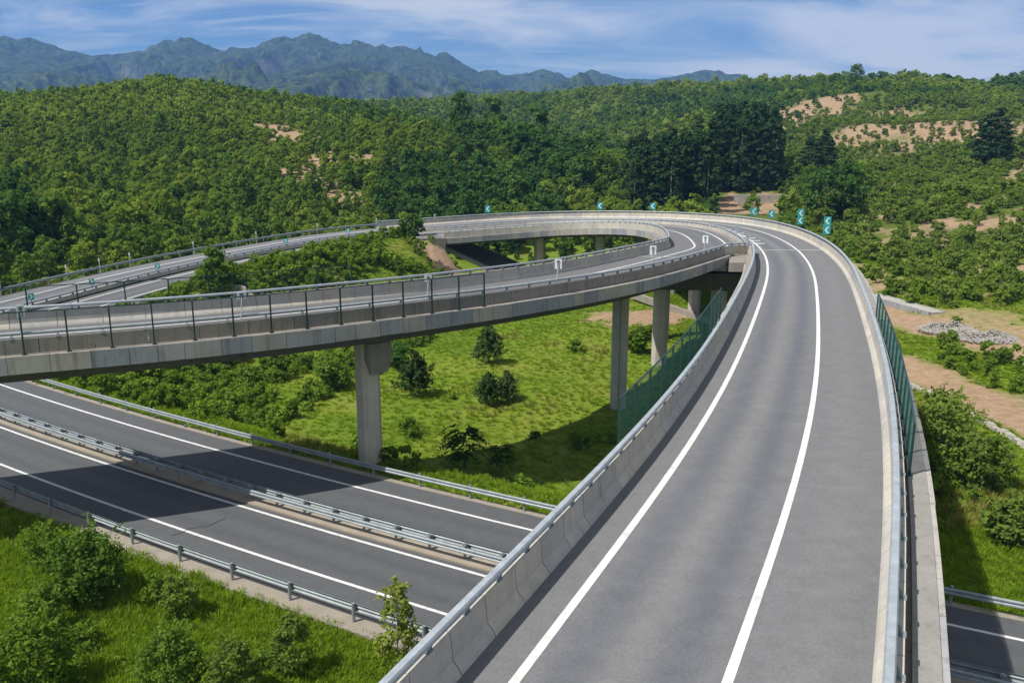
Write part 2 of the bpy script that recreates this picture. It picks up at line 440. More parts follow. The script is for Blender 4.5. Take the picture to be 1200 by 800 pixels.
# ------------------------------------------------------------------ terrain
ctrl = []
def c_px(px, py, Y): 
    p = at_y(px, py, Y); ctrl.append((p[0], p[1], p[2]))
for a in [(0, 108, 330), (-150, 110, 330), (100, 105, 350), (205, 97, 360), (300, 108, 350), (400, 124, 330), (470, 136, 300), (550, 160, 270), (620, 192, 245), (680, 220, 225),
          (-60, 200, 210), (0, 195, 225), (200, 195, 225), (350, 195, 215), (450, 205, 212), (530, 215, 208),
          (-80, 300, 130), (0, 288, 140), (120, 268, 152), (220, 256, 163), (350, 245, 178), (450, 241, 188), (560, 239, 195),
          (440, 131, 620), (500, 128, 700), (560, 121, 820), (610, 126, 600), (680, 119, 700), (740, 110, 650), (800, 110, 600), (850, 112, 560), (900, 111, 500), (985, 101, 480), (1100, 108, 460), (1200, 102, 450), (1350, 100, 450),
          (600, 172, 360), (650, 200, 320), (720, 172, 400), (780, 150, 450), (800, 205, 290), (720, 232, 225), (820, 238, 215), (900, 238, 212), (870, 245, 205), (790, 246, 195),
          (950, 165, 330), (950, 205, 258), (930, 250, 190), (1050, 155, 330), (1050, 215, 220), (1100, 240, 175), (1200, 228, 168), (1330, 220, 165), (1200, 300, 122), (1100, 300, 132), (1020, 290, 142), (1050, 338, 108), (1120, 352, 98), (1200, 378, 87),
          (1350, 380, 84), (1000, 310, 128)]:
    c_px(*a)
for x, y, z in [(-60, 10, -.4), (-30, 10, -.5), (0, 0, -.5), (30, 10, -.5), (60, 20, -.5), (-90, 40, 0), (-60, 60, 0), (-20, 30, -.4), (0, 40, -.5), (20, 40, -.5), (45, 45, -.5), (60, 50, -.3), (35, 60, -.6), (48, 70, -.4), (40, 80, -.5),
                (-30, 60, -2.0), (-28, 72, -2.8), (-10, 62, -3.2), (5, 55, -3.2), (-10, 74, -3.2), (10, 66, -3.4), (10, 78, -3.2), (25, 72, -2.6), (-30, 88, -2.6), (-10, 92, -3), (10, 95, -3), (30, 95, -2), (0, 115, -3.8), (20, 115, -2.8), (38, 100, -.6), (40, 112, -.2),
                (-20, 110, -2.4), (5, 130, -4.2), (-2, 142, -5.5), (-6, 148, -4.5), (12, 145, -4.5), (20, 130, -3.2), (42, 125, .5), (30, 150, .5), (10, 165, -1.5), (-40, 100, -1), (-70, 100, .5), (-90, 130, 4), (14, 48, -2.6), (20, 56, -2.0),
                (-45, 152, 2.0), (-15, 170, 2.0), (60, 0, -.5), (-100, -80, -.5), (0, -80, -.5), (100, -80, -.5), (130, 20, 3), (120, 60, 8),
                (-400, 500, 45), (-200, 520, 18), (-60, 520, 14), (60, 1100, 55), (400, 900, 45), (600, 500, 60), (-600, 900, 60), (-400, 200, 40), (500, 200, 50), (-300, 50, 10), (300, 50, 25), (-900, 200, 60), (900, 200, 60), (0, 1800, 30), (900, 1800, 30), (-900, 1800, 30), (-500, -150, 0), (500, -150, 0)]:
    ctrl.append((x, y, z))
ctrl = np.array(ctrl)
_n = len(ctrl)
_r = np.hypot(ctrl[:, None, 0] - ctrl[None, :, 0], ctrl[:, None, 1] - ctrl[None, :, 1])
_K = np.zeros((_n + 1, _n + 1)); _K[:_n, :_n] = -_r - 0.0 + np.eye(_n) * -1.5; _K[:_n, _n] = 1; _K[_n, :_n] = 1
_w = np.linalg.solve(_K, np.append(ctrl[:, 2], 0))
def vnoise(x, y, seed=0):
    xi, yi = np.floor(x), np.floor(y); fx, fy = x - xi, y - yi
    fx, fy = fx * fx * (3 - 2 * fx), fy * fy * (3 - 2 * fy)
    def h(a, b): 
        t = np.sin(a * 127.1 + b * 311.7 + seed * 74.7) * 43758.5453; return t - np.floor(t)
    return (h(xi, yi) * (1 - fx) + h(xi + 1, yi) * fx) * (1 - fy) + (h(xi, yi + 1) * (1 - fx) + h(xi + 1, yi + 1) * fx) * fy
def fbm(x, y, o=4, seed=0):
    s = 0; a = 0.5
    for i in range(o): s = s + a * vnoise(x * 2 ** i, y * 2 ** i, seed + i); a *= 0.5
    return s
TRc = A.at(np.arange(S_ABUT, A.L, 1.0), 8.0)
TRh = np.array([A.heading(q) for q in np.arange(S_ABUT, A.L, 1.0)])
def ground_z(x, y):
    x = np.atleast_1d(np.asarray(x, float)); y = np.atleast_1d(np.asarray(y, float))
    z = np.full(x.shape, _w[_n])
    for i in range(_n): z = z - _w[i] * np.hypot(x - ctrl[i, 0], y - ctrl[i, 1])
    dist = np.hypot(x, y)
    z = z + (fbm(x / 60, y / 60, 4, 3) - 0.47) * np.clip((dist - 140) / 200, 0, 1) * 16 + (fbm(x / 9, y / 9, 3, 5) - .45) * np.clip((dist - 15) / 60, .15, 1) * 0.9
    # embankment carrying the two roads beyond the bridge
    near = (x > -110) & (x < 30) & (y > 30) & (y < 190)
    if near.any():
        xs, ys = x[near], y[near]
        D = np.hypot(xs[:, None] - TRc[None, :, 0], ys[:, None] - TRc[None, :, 1]); i = D.argmin(1)
        dx, dy = xs - TRc[i, 0], ys - TRc[i, 1]; th = TRh[i]
        lat = np.abs(-np.sin(th) * dx + np.cos(th) * dy); alo = np.cos(th) * dx + np.sin(th) * dy
        sg_ = -np.sin(th) * dx + np.cos(th) * dy
        wb_ = np.clip((TRc[i, 1] - 86) / 9, 0, 1) * np.clip((i - 3) / 14, 0, 1) * (sg_ > 0)
        eff = np.hypot(np.maximum(0, lat - 9.3 - 6.0 * wb_), np.where(i == 0, np.minimum(alo, 0), 0))
        top = TRc[i, 2] - 0.42 - np.where((i == 0) & (alo < 0), np.clip(-alo / .6, 0, 1) * 2.9, 0)
        ze = top - eff / 1.85 + 1.9 * wb_ * np.clip((sg_ - 9.6) / 2.6, 0, 1)
        lim = np.where(i == len(TRc) - 1, -99, ze)
        zb = z[near]
        # cut the natural ground down to the road where it is higher
        cut = np.clip((eff - 2.0) / 8.0, 0, 1)
        zz = np.maximum(np.minimum(zb, top + eff * 0.8 + 30 * (i == 0) + 30 * (eff > 12)), lim)
        z[near] = zz
    # highway bench
    u = x * hd[0] + y * hd[1]; v = x * hn[0] + y * hn[1] - (29.2 + 0.0012 * (u + 36) ** 2)
    k = np.clip((np.abs(v - 0.6) - 7.9) / 6.5, 0, 1); k = k * k * (3 - 2 * k)
    z = np.where(np.abs(u) < 200, z * k + (1 - k) * -0.14, z)
    return z
def gz(x, y): return float(ground_z([x], [y])[0])
_ty = np.concatenate([np.arange(14, 260, 0.5), np.arange(260, 1300, 3.0)])
def hit(px, py):
    d = ray(px, py); t = _ty / d[1]; P = d[None] * t[:, None] + np.array([0, 0, CZ])
    g = ground_z(P[:, 0], P[:, 1]); b = np.nonzero(P[:, 2] < g)[0]
    i = b[0] if len(b) else len(_ty) - 1
    return np.array([P[i, 0], P[i, 1], g[i]])
def axis(lo, hi, a, b, fine, grow):
    c = list(np.arange(a, b + fine, fine)); s = fine; x = c[-1]
    while x < hi: s *= grow; x += s; c.append(x)
    s = fine; x = c[0]; pre = []
    while x > lo: s *= grow; x -= s; pre.append(x)
    return np.array(pre[::-1] + c)
gx = axis(-2600, 2600, -80, 90, 1.7, 1.06); gy = axis(-400, 2600, 12, 190, 1.7, 1.05)
GX, GY = np.meshgrid(gx, gy)
GZ = ground_z(GX.ravel(), GY.ravel())
GV = np.stack([GX.ravel(), GY.ravel(), GZ], 1)
nx, ny = len(gx), len(gy)
ii = (np.arange(ny - 1)[:, None] * nx + np.arange(nx - 1)[None]).ravel()
GF = np.stack([ii, ii + 1, ii + nx + 1, ii + nx], 1)
g_me = mesh('ground', GV, GF, smooth=True)
# where bare soil shows (0..1), as real places on the ground
def seg_d(x, y, P):
    d = np.full(x.shape, 1e9)
    for (x0, y0), (x1, y1) in zip(P[:-1], P[1:]):
        t = np.clip(((x - x0) * (x1 - x0) + (y - y0) * (y1 - y0)) / ((x1 - x0) ** 2 + (y1 - y0) ** 2), 0, 1)
        d = np.minimum(d, np.hypot(x - x0 - t * (x1 - x0), y - y0 - t * (y1 - y0)))
    return d
track1 = [tuple(hit(*p)[:2]) for p in ((1010, 352), (1050, 374), (1110, 391), (1160, 403), (1230, 424))]
track2 = [tuple(hit(*p)[:2]) for p in ((1050, 424), (1085, 440), (1130, 462), (1180, 484), (1240, 512))]
soil_spots = [(*hit(940, 138)[:2], 24, .82), (*hit(975, 122)[:2], 20, 0.78), (*hit(915, 150)[:2], 20, .8), (*hit(1085, 145)[:2], 28, 0.80), (*hit(1115, 160)[:2], 20, .8), (*hit(1050, 140)[:2], 16, .8), (*hit(1000, 175)[:2], 10, .8),
              (*hit(1080, 270)[:2], 6, .55), (*hit(1170, 262)[:2], 7, 0.7), (*hit(1100, 285)[:2], 6, .5), (*hit(1175, 320)[:2], 8, 0.5), (*hit(880, 243)[:2], 11, 1.0), (*hit(855, 247)[:2], 8, 0.9), (*hit(910, 236)[:2], 9, 0.8), (*hit(835, 105)[:2], 22, .8),
              (*hit(352, 160)[:2], 10, .95), (*hit(388, 188)[:2], 11, 1), (*hit(340, 200)[:2], 7, .9), (*hit(405, 232)[:2], 7, .9), (*hit(320, 150)[:2], 7, .8), (*hit(365, 215)[:2], 7, .9), (*hit(430, 185)[:2], 6, .8), (*hit(750, 378)[:2], 4.5, 1.0), (*hit(770, 368)[:2], 5, 1.0), (*hit(720, 372)[:2], 4, 0.8), (*hit(580, 120)[:2], 14, .8),
              (*hit(1040, 330)[:2], 5, .6), (*hit(1010, 315)[:2], 4, .6), (*hit(1150, 375)[:2], 6, .6), (*hit(1190, 395)[:2], 6, .7), (*hit(520, 305)[:2], 4, .9), (*hit(505, 292)[:2], 3.5, .8), (*hit(330, 325)[:2], 5, .3), (*hit(375, 318)[:2], 4, .33), (*hit(1190, 470)[:2], 3, .6)]
def soil(x, y):
    m = np.zeros(x.shape)
    n1 = fbm(x / 2.5, y / 2.5, 3, 21)
    for tr, w in ((track1, 3.0), (track2, 2.7)):
        m = np.maximum(m, np.clip((w - seg_d(x, y, tr) + (n1 - .47) * 1.3) / 0.9, 0, 1))
    for sx, sy, r, a in soil_spots:
        q = np.hypot(x - sx, y - sy) / r
        m = np.maximum(m, a * np.clip((1.15 - q + (fbm(x / (r * .35), y / (r * .35), 4, 31) - .47) * 1.8) / 0.4, 0, 1))
    rh = np.clip((x - 34) / 6, 0, 1) * np.clip((y - (128 - x * .6)) / 8, 0, 1) * np.clip((330 - y) / 60, 0, 1)
    m = np.maximum(m, rh * .8 * np.clip((fbm(x / 7, y / 5, 3, 71) - .50) / .1, 0, 1))
    return m
SO = soil(GV[:, 0], GV[:, 1])
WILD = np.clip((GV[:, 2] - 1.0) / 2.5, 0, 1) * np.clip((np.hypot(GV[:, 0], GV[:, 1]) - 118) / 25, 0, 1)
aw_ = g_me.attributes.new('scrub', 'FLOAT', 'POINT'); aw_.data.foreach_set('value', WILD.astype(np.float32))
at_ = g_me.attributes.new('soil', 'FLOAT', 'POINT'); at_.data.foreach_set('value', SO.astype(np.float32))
m, nt, n, l, b = mat('ground_cover')
tcg = n.new('ShaderNodeTexCoord')
n1 = tex_noise(n, l, 0.11, 6, 0.6); n2 = tex_noise(n, l, 1.3, 6, 0.7); n3 = tex_noise(n, l, 7.0, 4, 0.7)
gcol = ramp(n, l, n1, [(0.28, (0.080, 0.130, 0.012)), (0.45, (0.132, 0.190, 0.016)), (0.62, (0.175, 0.205, 0.026)), (0.74, (0.205, 0.195, 0.055))])
gcol = mixc(n, l, 1.0, gcol, ramp(n, l, n2, [(0.25, (0.55, 0.6, 0.55)), (0.75, (1.25, 1.22, 1.2))]), 'MULTIPLY')
gcol = mixc(n, l, 0.7, gcol, ramp(n, l, n3, [(0.3, (0.6, 0.65, 0.6)), (0.7, (1.3, 1.3, 1.25))]), 'MULTIPLY')
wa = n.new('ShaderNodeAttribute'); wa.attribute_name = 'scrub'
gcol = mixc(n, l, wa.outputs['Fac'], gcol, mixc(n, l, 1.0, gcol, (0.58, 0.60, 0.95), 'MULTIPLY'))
scol = ramp(n, l, n2, [(0.25, (0.21, 0.13, 0.075)), (0.55, (0.32, 0.225, 0.145)), (0.8, (0.40, 0.305, 0.21))])
scol = mixc(n, l, 0.6, scol, ramp(n, l, n3, [(0.3, (0.7, 0.7, 0.7)), (0.7, (1.2, 1.2, 1.2))]), 'MULTIPLY')
sa = n.new('ShaderNodeAttribute'); sa.attribute_name = 'soil'
sm = n.new('ShaderNodeMath'); sm.operation = 'MULTIPLY_ADD'; sm.inputs[1].default_value = 1.5
sh = n.new('ShaderNodeMath'); sh.operation = 'MULTIPLY_ADD'; sh.inputs[1].default_value = 0.9; sh.inputs[2].default_value = -0.70
n4 = tex_noise(n, l, 0.22, 5, 0.7)
br = n.new('ShaderNodeMath'); br.operation = 'MULTIPLY_ADD'; br.inputs[1].default_value = 1.1; br.inputs[2].default_value = -0.52
l.new(n4, br.inputs[0]); bs_ = n.new('ShaderNodeMath'); bs_.operation = 'ADD'; l.new(n2, bs_.inputs[0]); l.new(br.outputs[0], bs_.inputs[1])
l.new(bs_.outputs[0], sh.inputs[0]); l.new(sa.outputs['Fac'], sm.inputs[0]); l.new(sh.outputs[0], sm.inputs[2])
sc_ = n.new('ShaderNodeClamp'); l.new(sm.outputs[0], sc_.inputs[0])
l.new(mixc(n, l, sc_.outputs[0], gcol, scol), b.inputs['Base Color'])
b.inputs['Roughness'].default_value = 0.95; b.inputs['Specular IOR Level'].default_value = 0.1
bump(n, l, n3, 0.6, 0.12, b)
g_me.materials.append(m)
ground = new_obj('ground', g_me); ground['kind'] = 'structure'
ground['label'] = 'green valley floor and hillsides with bare soil patches'

# ------------------------------------------------------------------ far mountains
sky_line = [(-700, 70), (-400, 60), (-200, 66), (-100, 50), (0, 50), (35, 44), (75, 58), (110, 65), (160, 60), (190, 58), (228, 48), (255, 60), (300, 55), (340, 49), (372, 40), (397, 51), (440, 55), (475, 61), (525, 68), (562, 86), (600, 87), (637, 81), (665, 92),
            (695, 85), (735, 92), (770, 92), (830, 82), (872, 96), (930, 104), (1000, 112), (1200, 125), (1500, 120), (1900, 110)]
def mountain(name, Yr, line, depth, seed, mt):
    px = np.array([p[0] for p in line], float); py = np.array([p[1] for p in line], float)
    rx = np.array([at_y(a, b_, Yr)[0] for a, b_ in line]); rz = np.array([at_y(a, b_, Yr)[2] for a, b_ in line])
    xs = np.linspace(rx[0], rx[-1], 620); ys = np.linspace(Yr - depth, Yr + depth * 0.6, 150)
    X, Y = np.meshgrid(xs, ys)
    R = np.interp(X, rx, rz)
    t = (Y - Yr) / depth
    k = np.where(t < 0, 1 + t, 1 - t / 0.6)
    k = np.clip(k, 0, 1)
    warp = (fbm(X / 420, Y / 420, 3, seed) - 0.47)
    rid = 1 - np.abs(2 * fbm(X / 260 + warp * 1.3, Y / 700 + warp * 1.5, 6, seed + 9) - 0.95)
    rid2 = 1 - np.abs(2 * fbm(X / 95 + warp * 2, Y / 190 + warp * 2, 4, seed + 19) - 0.95)
    kk = np.clip(k * (1 - k) * 4, 0, 1) ** .7
    Z = R * (k ** 0.9) + ((rid - 0.80) * 470 + (rid2 - .75) * 210 + (1 - np.abs(2 * fbm(X / 36, Y / 80, 3, seed + 29) - .9) - .75) * 95) * kk + (fbm(X / 40, Y / 40, 3, seed + 4) - 0.47) * 26 * np.clip(kk + .25, 0, 1)
    cap = CZ + (R - CZ) * (Y / Yr) - (Yr - Y) * 0.05 - 4
    Z = np.where(Y < Yr - 60, np.minimum(Z, cap), np.where(Y > Yr, np.minimum(Z, R), Z))
    Z = np.where(k <= 0, -60, np.maximum(Z - 40 * (1 - k), -60))
    Z += (np.random.default_rng(seed).random(Z.shape) - .5) * 5 * np.clip(k, 0, 1)
    q = (np.arange(len(ys) - 1)[:, None] * len(xs) + np.arange(len(xs) - 1)[None]).ravel()
    me = mesh(name, np.stack([X.ravel(), Y.ravel(), Z.ravel()], 1), np.stack([q, q + 1, q + len(xs) + 1, q + len(xs)], 1), mt, smooth=False)
    o = new_obj(name, me); o['kind'] = 'structure'
    return o
m, nt, n, l, b = mat('mountain_forest')
a1 = tex_noise(n, l, 0.019, 8, 0.75); a2 = tex_noise(n, l, 0.045, 6, 0.8)
geo = n.new('ShaderNodeNewGeometry'); gs = n.new('ShaderNodeSeparateXYZ'); l.new(geo.outputs['Normal'], gs.inputs[0])
fc = ramp(n, l, a2, [(0.40, (0.005, 0.016, 0.010)), (0.60, (0.070, 0.092, 0.034))])
rk = n.new('ShaderNodeMath'); rk.operation = 'MULTIPLY_ADD'; rk.inputs[1].default_value = -0.55; rk.inputs[2].default_value = 0.0
l.new(gs.outputs['Z'], rk.inputs[0])
rk2 = n.new('ShaderNodeMath'); rk2.operation = 'ADD'; l.new(rk.outputs[0], rk2.inputs[0]); l.new(a1, rk2.inputs[1])
rm = ramp(n, l, rk2.outputs[0], [(0.22, (0, 0, 0)), (0.36, (.8, .8, .8))])
l.new(mixc(n, l, rm, fc, mixc(n, l, a2, (0.07, 0.075, 0.06), (0.20, 0.19, 0.165))), b.inputs['Base Color'])
b.inputs['Roughness'].default_value = 1.0; b.inputs['Specular IOR Level'].default_value = 0.0
M['mountain'] = m
mountain('mountain_range', 3600, sky_line, 1500, 4, m)
mountain('foothills', 2300, [(-700, 95), (-200, 100), (100, 105), (250, 96), (330, 92), (420, 78), (480, 92), (530, 104), (590, 108), (650, 106), (720, 112), (800, 116), (1000, 128), (1300, 130), (1700, 130)], 700, 12, m)

# ------------------------------------------------------------------ roads
def road(name, label, path, s0, s1, d0, d1, m, dz=0.0, e=0.03, step=1.0):
    o = sweep(name, path, s0, s1, [(d0, dz), (d1, dz)], m, None, step, False, e)
    o['kind'] = 'structure'; o['label'] = label
    return o
def flip_check(o):
    me = o.data
    if len(me.polygons) and me.polygons[0].normal.z < 0: me.flip_normals()
r_a = road('ramp_road', 'curving single lane asphalt ramp sweeping away to the left', A, 0, A.L - 0.5, 0.0, WA, M['ramp_asphalt'], 0.0)
r_b = road('loop_road', 'asphalt loop road on the second curved bridge', B, 0, B.L - 0.5, 0.0, WB, M['loop_asphalt'], 0.0)
r_h1 = road('highway_carriageway', 'nearer highway carriageway passing under the bridges', H, 0, H.L - .5, -5.35, 0.38, M['hwy_asphalt'], 0.0, 0.0, 2.0)
r_h2 = road('highway_carriageway', 'farther highway carriageway beside the meadow', H, 0, H.L - .5, 1.35, 6.75, M['hwy_asphalt'], 0.0, 0.0, 2.0)
for o in (r_a, r_b, r_h1, r_h2): flip_check(o)
def line(parent, path, s0, s1, d, w=0.2, m='paint', e=0.03, dz=0.009, step=1.0, name='lane_line'):
    o = sweep(name, path, s0, s1, [(d - w / 2, dz), (d + w / 2, dz)], M[m], parent, step, False, e); flip_check(o); return o
line(r_a, A, 0, A.L - 0.6, 2.42, 0.2); line(r_a, A, 0, A.L - 0.6, 6.05, 0.2)
line(r_b, B, 0, B.L - 0.6, 1.0, 0.2); line(r_b, B, 0, B.L - 0.6, 4.6, 0.2)
line(r_h1, H, 0, H.L - .6, -3.55, 0.18, e=0); line(r_h1, H, 0, H.L - .6, 0.0, 0.18, e=0)
line(r_h2, H, 0, H.L - .6, 1.6, 0.18, e=0); line(r_h2, H, 0, H.L - .6, 5.2, 0.18, e=0)
# expansion joints across the decks
def cross_joint(parent, path, s, d0, d1, w, m):
    o = sweep('expansion_joint', path, s - w / 2, s + w / 2, [(d0, 0.014), (d1, 0.014)], M[m], parent, 1.0, False); flip_check(o)
cross_joint(r_a, A, S_JOINT, 0.1, WA - 0.1, 0.55, 'joint')
cross_joint(r_b, B, SB_GORE - 6, 0.1, WB - 0.1, 0.5, 'joint')
# chevron hatching on the gore, ahead of the nose
for k in range(16):
    s = S_GORE + 14 + k * 4.0
    o = sweep('hatch_stripe', A, s, s + 1.2, [(5.0, 0.011), (5.95, 0.011)], M['worn_paint'], r_a, 0.6, False); flip_check(o)
# verge strips along the highway
def slab(name, label, path, s0, s1, d0, d1, top, thick, m, e=0.0, step=2.0):
    o = sweep(name, path, s0, s1, [(d0, top), (d1, top), (d1, top - thick), (d0, top - thick)], m, None, step, True, e)
    o['kind'] = 'structure'; o['label'] = label; return o
slab('verge', 'broken pale concrete verge beside the nearer highway guardrail', H, 0, H.L - .5, -6.45, -5.36, 0.012, 0.3, M['gravel_strip'])
slab('median_strip', 'beige concrete strip in the highway median', H, 0, H.L - .5, 0.385, 1.345, 0.10, 0.3, M['gravel_strip'])
slab('verge', 'thin concrete edge of the farther highway carriageway', H, 0, H.L - .5, 6.755, 7.2, 0.03, 0.3, M['gravel_strip'])
# cracks in the nearer carriageway
def crack(pts, w=0.05):
    P = [at_z(*p, 0.012) for p in pts]; v = []; f = []
    for i, p in enumerate(P):
        q = P[min(i + 1, len(P) - 1)] - P[max(i - 1, 0)]; nn = np.array([-q[1], q[0], 0]); nn /= np.linalg.norm(nn)
        v += [p + nn * w, p - nn * w]
        if i: f.append((2 * i - 2, 2 * i - 1, 2 * i + 1, 2 * i))
    o = new_obj('road_crack', mesh('road_crack', v, f, M['dark_rubber']), r_h1); flip_check(o)
crack([(201, 627), (212, 624), (222, 619), (233, 617), (244, 616), (254, 611), (264, 607)], 0.035)

# ------------------------------------------------------------------ bridges
def girder_prof(d0, d1, depth, inset):
    return [(d0, -0.25), (d1, -0.25), (d1, -0.5), (d1 - inset, -0.75), (d1 - inset - 0.25, -depth), (d0 + inset + 0.25, -depth), (d0 + inset, -0.75), (d0, -0.5)]
v_a = thing('viaduct', 'concrete ramp bridge carrying the wide lane sweeping up the right foreground', 'bridge')
v_b = thing('viaduct', 'curved concrete bridge crossing the highway from the left edge', 'bridge')
v_j = thing('viaduct', 'broad joined bridge deck behind the loop, ending at the left embankment', 'bridge')
LED = 1.05                                                         # kerb to the outer face of the fascia
def deck(parent, path, s0, s1, d0, d1, depth=1.55, inset=1.15):
    sweep('deck_slab', path, s0, s1, [(d0, -0.015), (d1, -0.015), (d1, -0.24), (d0, -0.24)], M['concrete_old'], parent, 1.0)
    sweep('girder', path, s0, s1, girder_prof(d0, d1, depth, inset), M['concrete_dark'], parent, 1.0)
LEDR = 1.3
deck(v_a, A, 0, S_GORE + 3.5, -LEDR + .12, WA + LED - .12)
deck(v_b, B, 0, SB_GORE + 1.0, -LED + .12, WB + LED - .12)
J_IN = B_D + WB
deck(v_j, A, S_GORE + 3.55, S_ABUT + 1.2, -LED + .12, J_IN + LED - .12, 1.45, 1.5)
sweep('deck_slab', A, S_GORE - 6.5, S_GORE + 3.5, [(WA + LED - .1, -0.03), (WA + LED + 1.4, -0.03), (WA + LED + 1.4, -.9), (WA + LED - .1, -.9)], M['concrete_old'], v_a, 1.0)
# fascia: separate precast panels hung on the edge, each its own piece
def fascia(parent, path, s0, s1, d_out, side, length=1.45, h=0.86, top=-0.02):
    s = s0; k = 0
    while s < s1 - 0.2:
        t = min(s1, s + length * rnd.uniform(0.72, 1.25)); g = 0.012
        d_in = d_out - side * 0.13
        z0 = top + rnd.uniform(-0.012, 0.012)
        o_ = rnd.uniform(-0.015, 0.015) * side
        sweep('fascia_panel', path, s + g, t - g, [(d_out + o_, z0), (d_in, z0), (d_in, z0 - h), (d_out + o_, z0 - h)][::side if side > 0 else -1], M['panel'], parent, 1.5)
        s = t; k += 1
fascia(v_a, A, 2, S_GORE - 1, -LEDR, -1, 2.9, top=0.1)
fascia(v_a, A, S_IN - 6, S_GORE - 8, WA + LED, 1, 2.9)
fascia(v_b, B, 8, SB_GORE - 1.5, -LED, -1)
fascia(v_b, B, SB_GORE - 30, SB_GORE, WB + LED, 1, 2.9)
fascia(v_j, A, S_GORE + 8, S_ABUT, J_IN + LED, 1, 2.6)
fascia(v_j, A, S_GORE - 1, S_GORE + 60, -LED, -1, 3.6)
# ledge covering the top between barrier and fascia
sweep('edge_ledge', A, 0, S_GORE + 3.4, [(-0.66, 0.13), (-LEDR + .14, 0.13), (-LEDR + .14, -.2), (-0.66, -.2)], M['ledge'], v_a, 1.0)

def pier(parent, x, y, z_top, wx, wy, rz, head=None, round_=False, m='concrete'):
    zb = gz(x, y) - 0.6
    h = z_top - zb
    c = MB()
    if round_: c.tube((0, 0, 0), (0, 0, h), wx / 2, wx / 2, 20)
    else:
        ch = min(wx, wy) * .24; hx, hy = wx / 2, wy / 2
        pr = [(-hx + ch, -hy), (hx - ch, -hy), (hx, -hy + ch), (hx, hy - ch), (hx - ch, hy), (-hx + ch, hy), (-hx, hy - ch), (-hx, -hy + ch)]
        v = [(a, b_, z) for z in (0, h) for a, b_ in pr]
        c.add(v, [tuple(range(7, -1, -1)), tuple(range(8, 16))] + [(i, (i + 1) % 8, 8 + (i + 1) % 8, 8 + i) for i in range(8)])
    o = c.build('pier', M[m], parent, (x, y, zb)); o.rotation_euler = (0, 0, rz)
    return o, h
# pier beside the highway, with its protruding bearing block
s1 = b_s(-9.0, 48.0); p1 = B.at(s1, WB / 2 - 0.3)
p1x, p1y = -8.75, 49.9
o, h = pier(v_b, p1x, p1y, 9.35 - 1.5 - 0.1 - .12, 1.2, 1.45, math.radians(38))
c = MB(); c.box((0.30, -0.42, h - 0.62), (1.55, 1.4, 1.1)); c.add([(x_ * a_ + .30, y_ * b_ - .42, z_) for z_, a_, b_ in ((h - 1.95, .58, .55), (h - 1.172, .76, .69)) for x_, y_ in ((-1, -1), (1, -1), (1, 1), (-1, 1))], [(3, 2, 1, 0), (4, 5, 6, 7), (0, 1, 5, 4), (1, 2, 6, 5), (2, 3, 7, 6), (3, 0, 4, 7)]); c.box((0.05, -0.1, h + .06), (1.2, 1.1, .12))
c.build('pier_head', M['concrete_old'], o)
_q = np.arange(20, SB_GORE, .2); _P = B.at(_q, WB / 2, -1.5); _u = project(_P)[0]; p2 = _P[int(np.abs(_u - 728).argmin())]
o2, h2 = pier(v_b, p2[0], p2[1], p2[2], 1.25, 1.25, math.radians(48))
c = MB(); c.tube((-0.85, -0.6, 0.3), (-0.85, -0.6, h2), 0.06, 0.06, 8); c.build('drain_pipe', M['steel_dull'], o2)
o3, h3 = pier(v_b, -33.5, 41.0, 7.6, 1.45, 1.6, math.radians(28))
# gore bent: crossbeam on three columns under both decks
bx, by, brz = 18.6, 84.8, math.radians(-6)
beam = MB(); beam.box((0, 0, 0), (15.5, 1.7, 1.7)); 
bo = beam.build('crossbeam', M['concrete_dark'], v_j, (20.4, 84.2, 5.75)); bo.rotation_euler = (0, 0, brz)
for k, cx in enumerate((-5.4, 0.3, 6.0)):
    px_, py_ = 20.4 + cx * math.cos(brz), 84.2 + cx * math.sin(brz)
    pier(v_j, px_, py_, 4.9, 1.5, 1.5, brz, m='concrete')
stp = MB(); stp.box((0, 0, 0.55), (3.0, 1.6, 0.55)); stp.box((0.5, 0, 1.1), (2.2, 1.3, 0.55))
so = stp.build('bearing_step', M['concrete_old'], v_j, (25.2, 83.6, 6.02)); so.rotation_euler = (0, 0, brz)
pier(v_j, 17.0, 95.0, 6.0, 1.5, 1.5, 0.15)
for q, dd in ((S_GORE + 72, 12.6), (S_GORE + 66, 6.0), (S_GORE + 44, 12.2), (S_GORE + 44, 4.5), (S_GORE + 24, 12.0), (S_GORE + 24, 4.0), (S_GORE + 90, 12.0)):
    p = A.at(q, dd); pier(v_j, p[0], p[1], p[2] - 1.3, 1.5, 1.5, A.heading(q))
for q in (S_GORE - 32, S_IN + 28, S_IN - 2):
    p = A.at(q, WA / 2); pier(v_a, p[0], p[1], p[2] - 1.4, 1.5, 1.8, A.heading(q))
# abutment and its paved slope
ab = thing('abutment', 'concrete abutment under the far bridge deck where the embankment starts', 'abutment')
sweep('abutment_wall', A, S_ABUT - .1, S_ABUT + 1.1, [(-1.0, -1.6), (J_IN + 1.0, -1.6), (J_IN + 1.0, -5.0), (-1.0, -5.0)], M['concrete_old'], ab, 0.6)
ca = A.at(S_ABUT, J_IN + 1.05); ha = A.heading(S_ABUT)
c = MB(); c.box((0, 0, -1.5), (2.4, 0.35, 3.4)); wo = c.build('wing_wall', M['concrete_old'], ab, (ca[0] - 0.4, ca[1] - .15, ca[2] - .1)); wo.rotation_euler = (0, 0, ha)
pv = thing('slope_paving', 'dark paved slope in shade below the far bridge abutment', 'slope')
def slab4(name, q, m):
    v = [tuple(p) for p in q] + [(p[0], p[1], p[2] - 0.6) for p in q]
    return new_obj(name, mesh(name, v, [(0, 1, 2, 3), (7, 6, 5, 4), (0, 4, 5, 1), (1, 5, 6, 2), (2, 6, 7, 3), (3, 7, 4, 0)], m), pv)
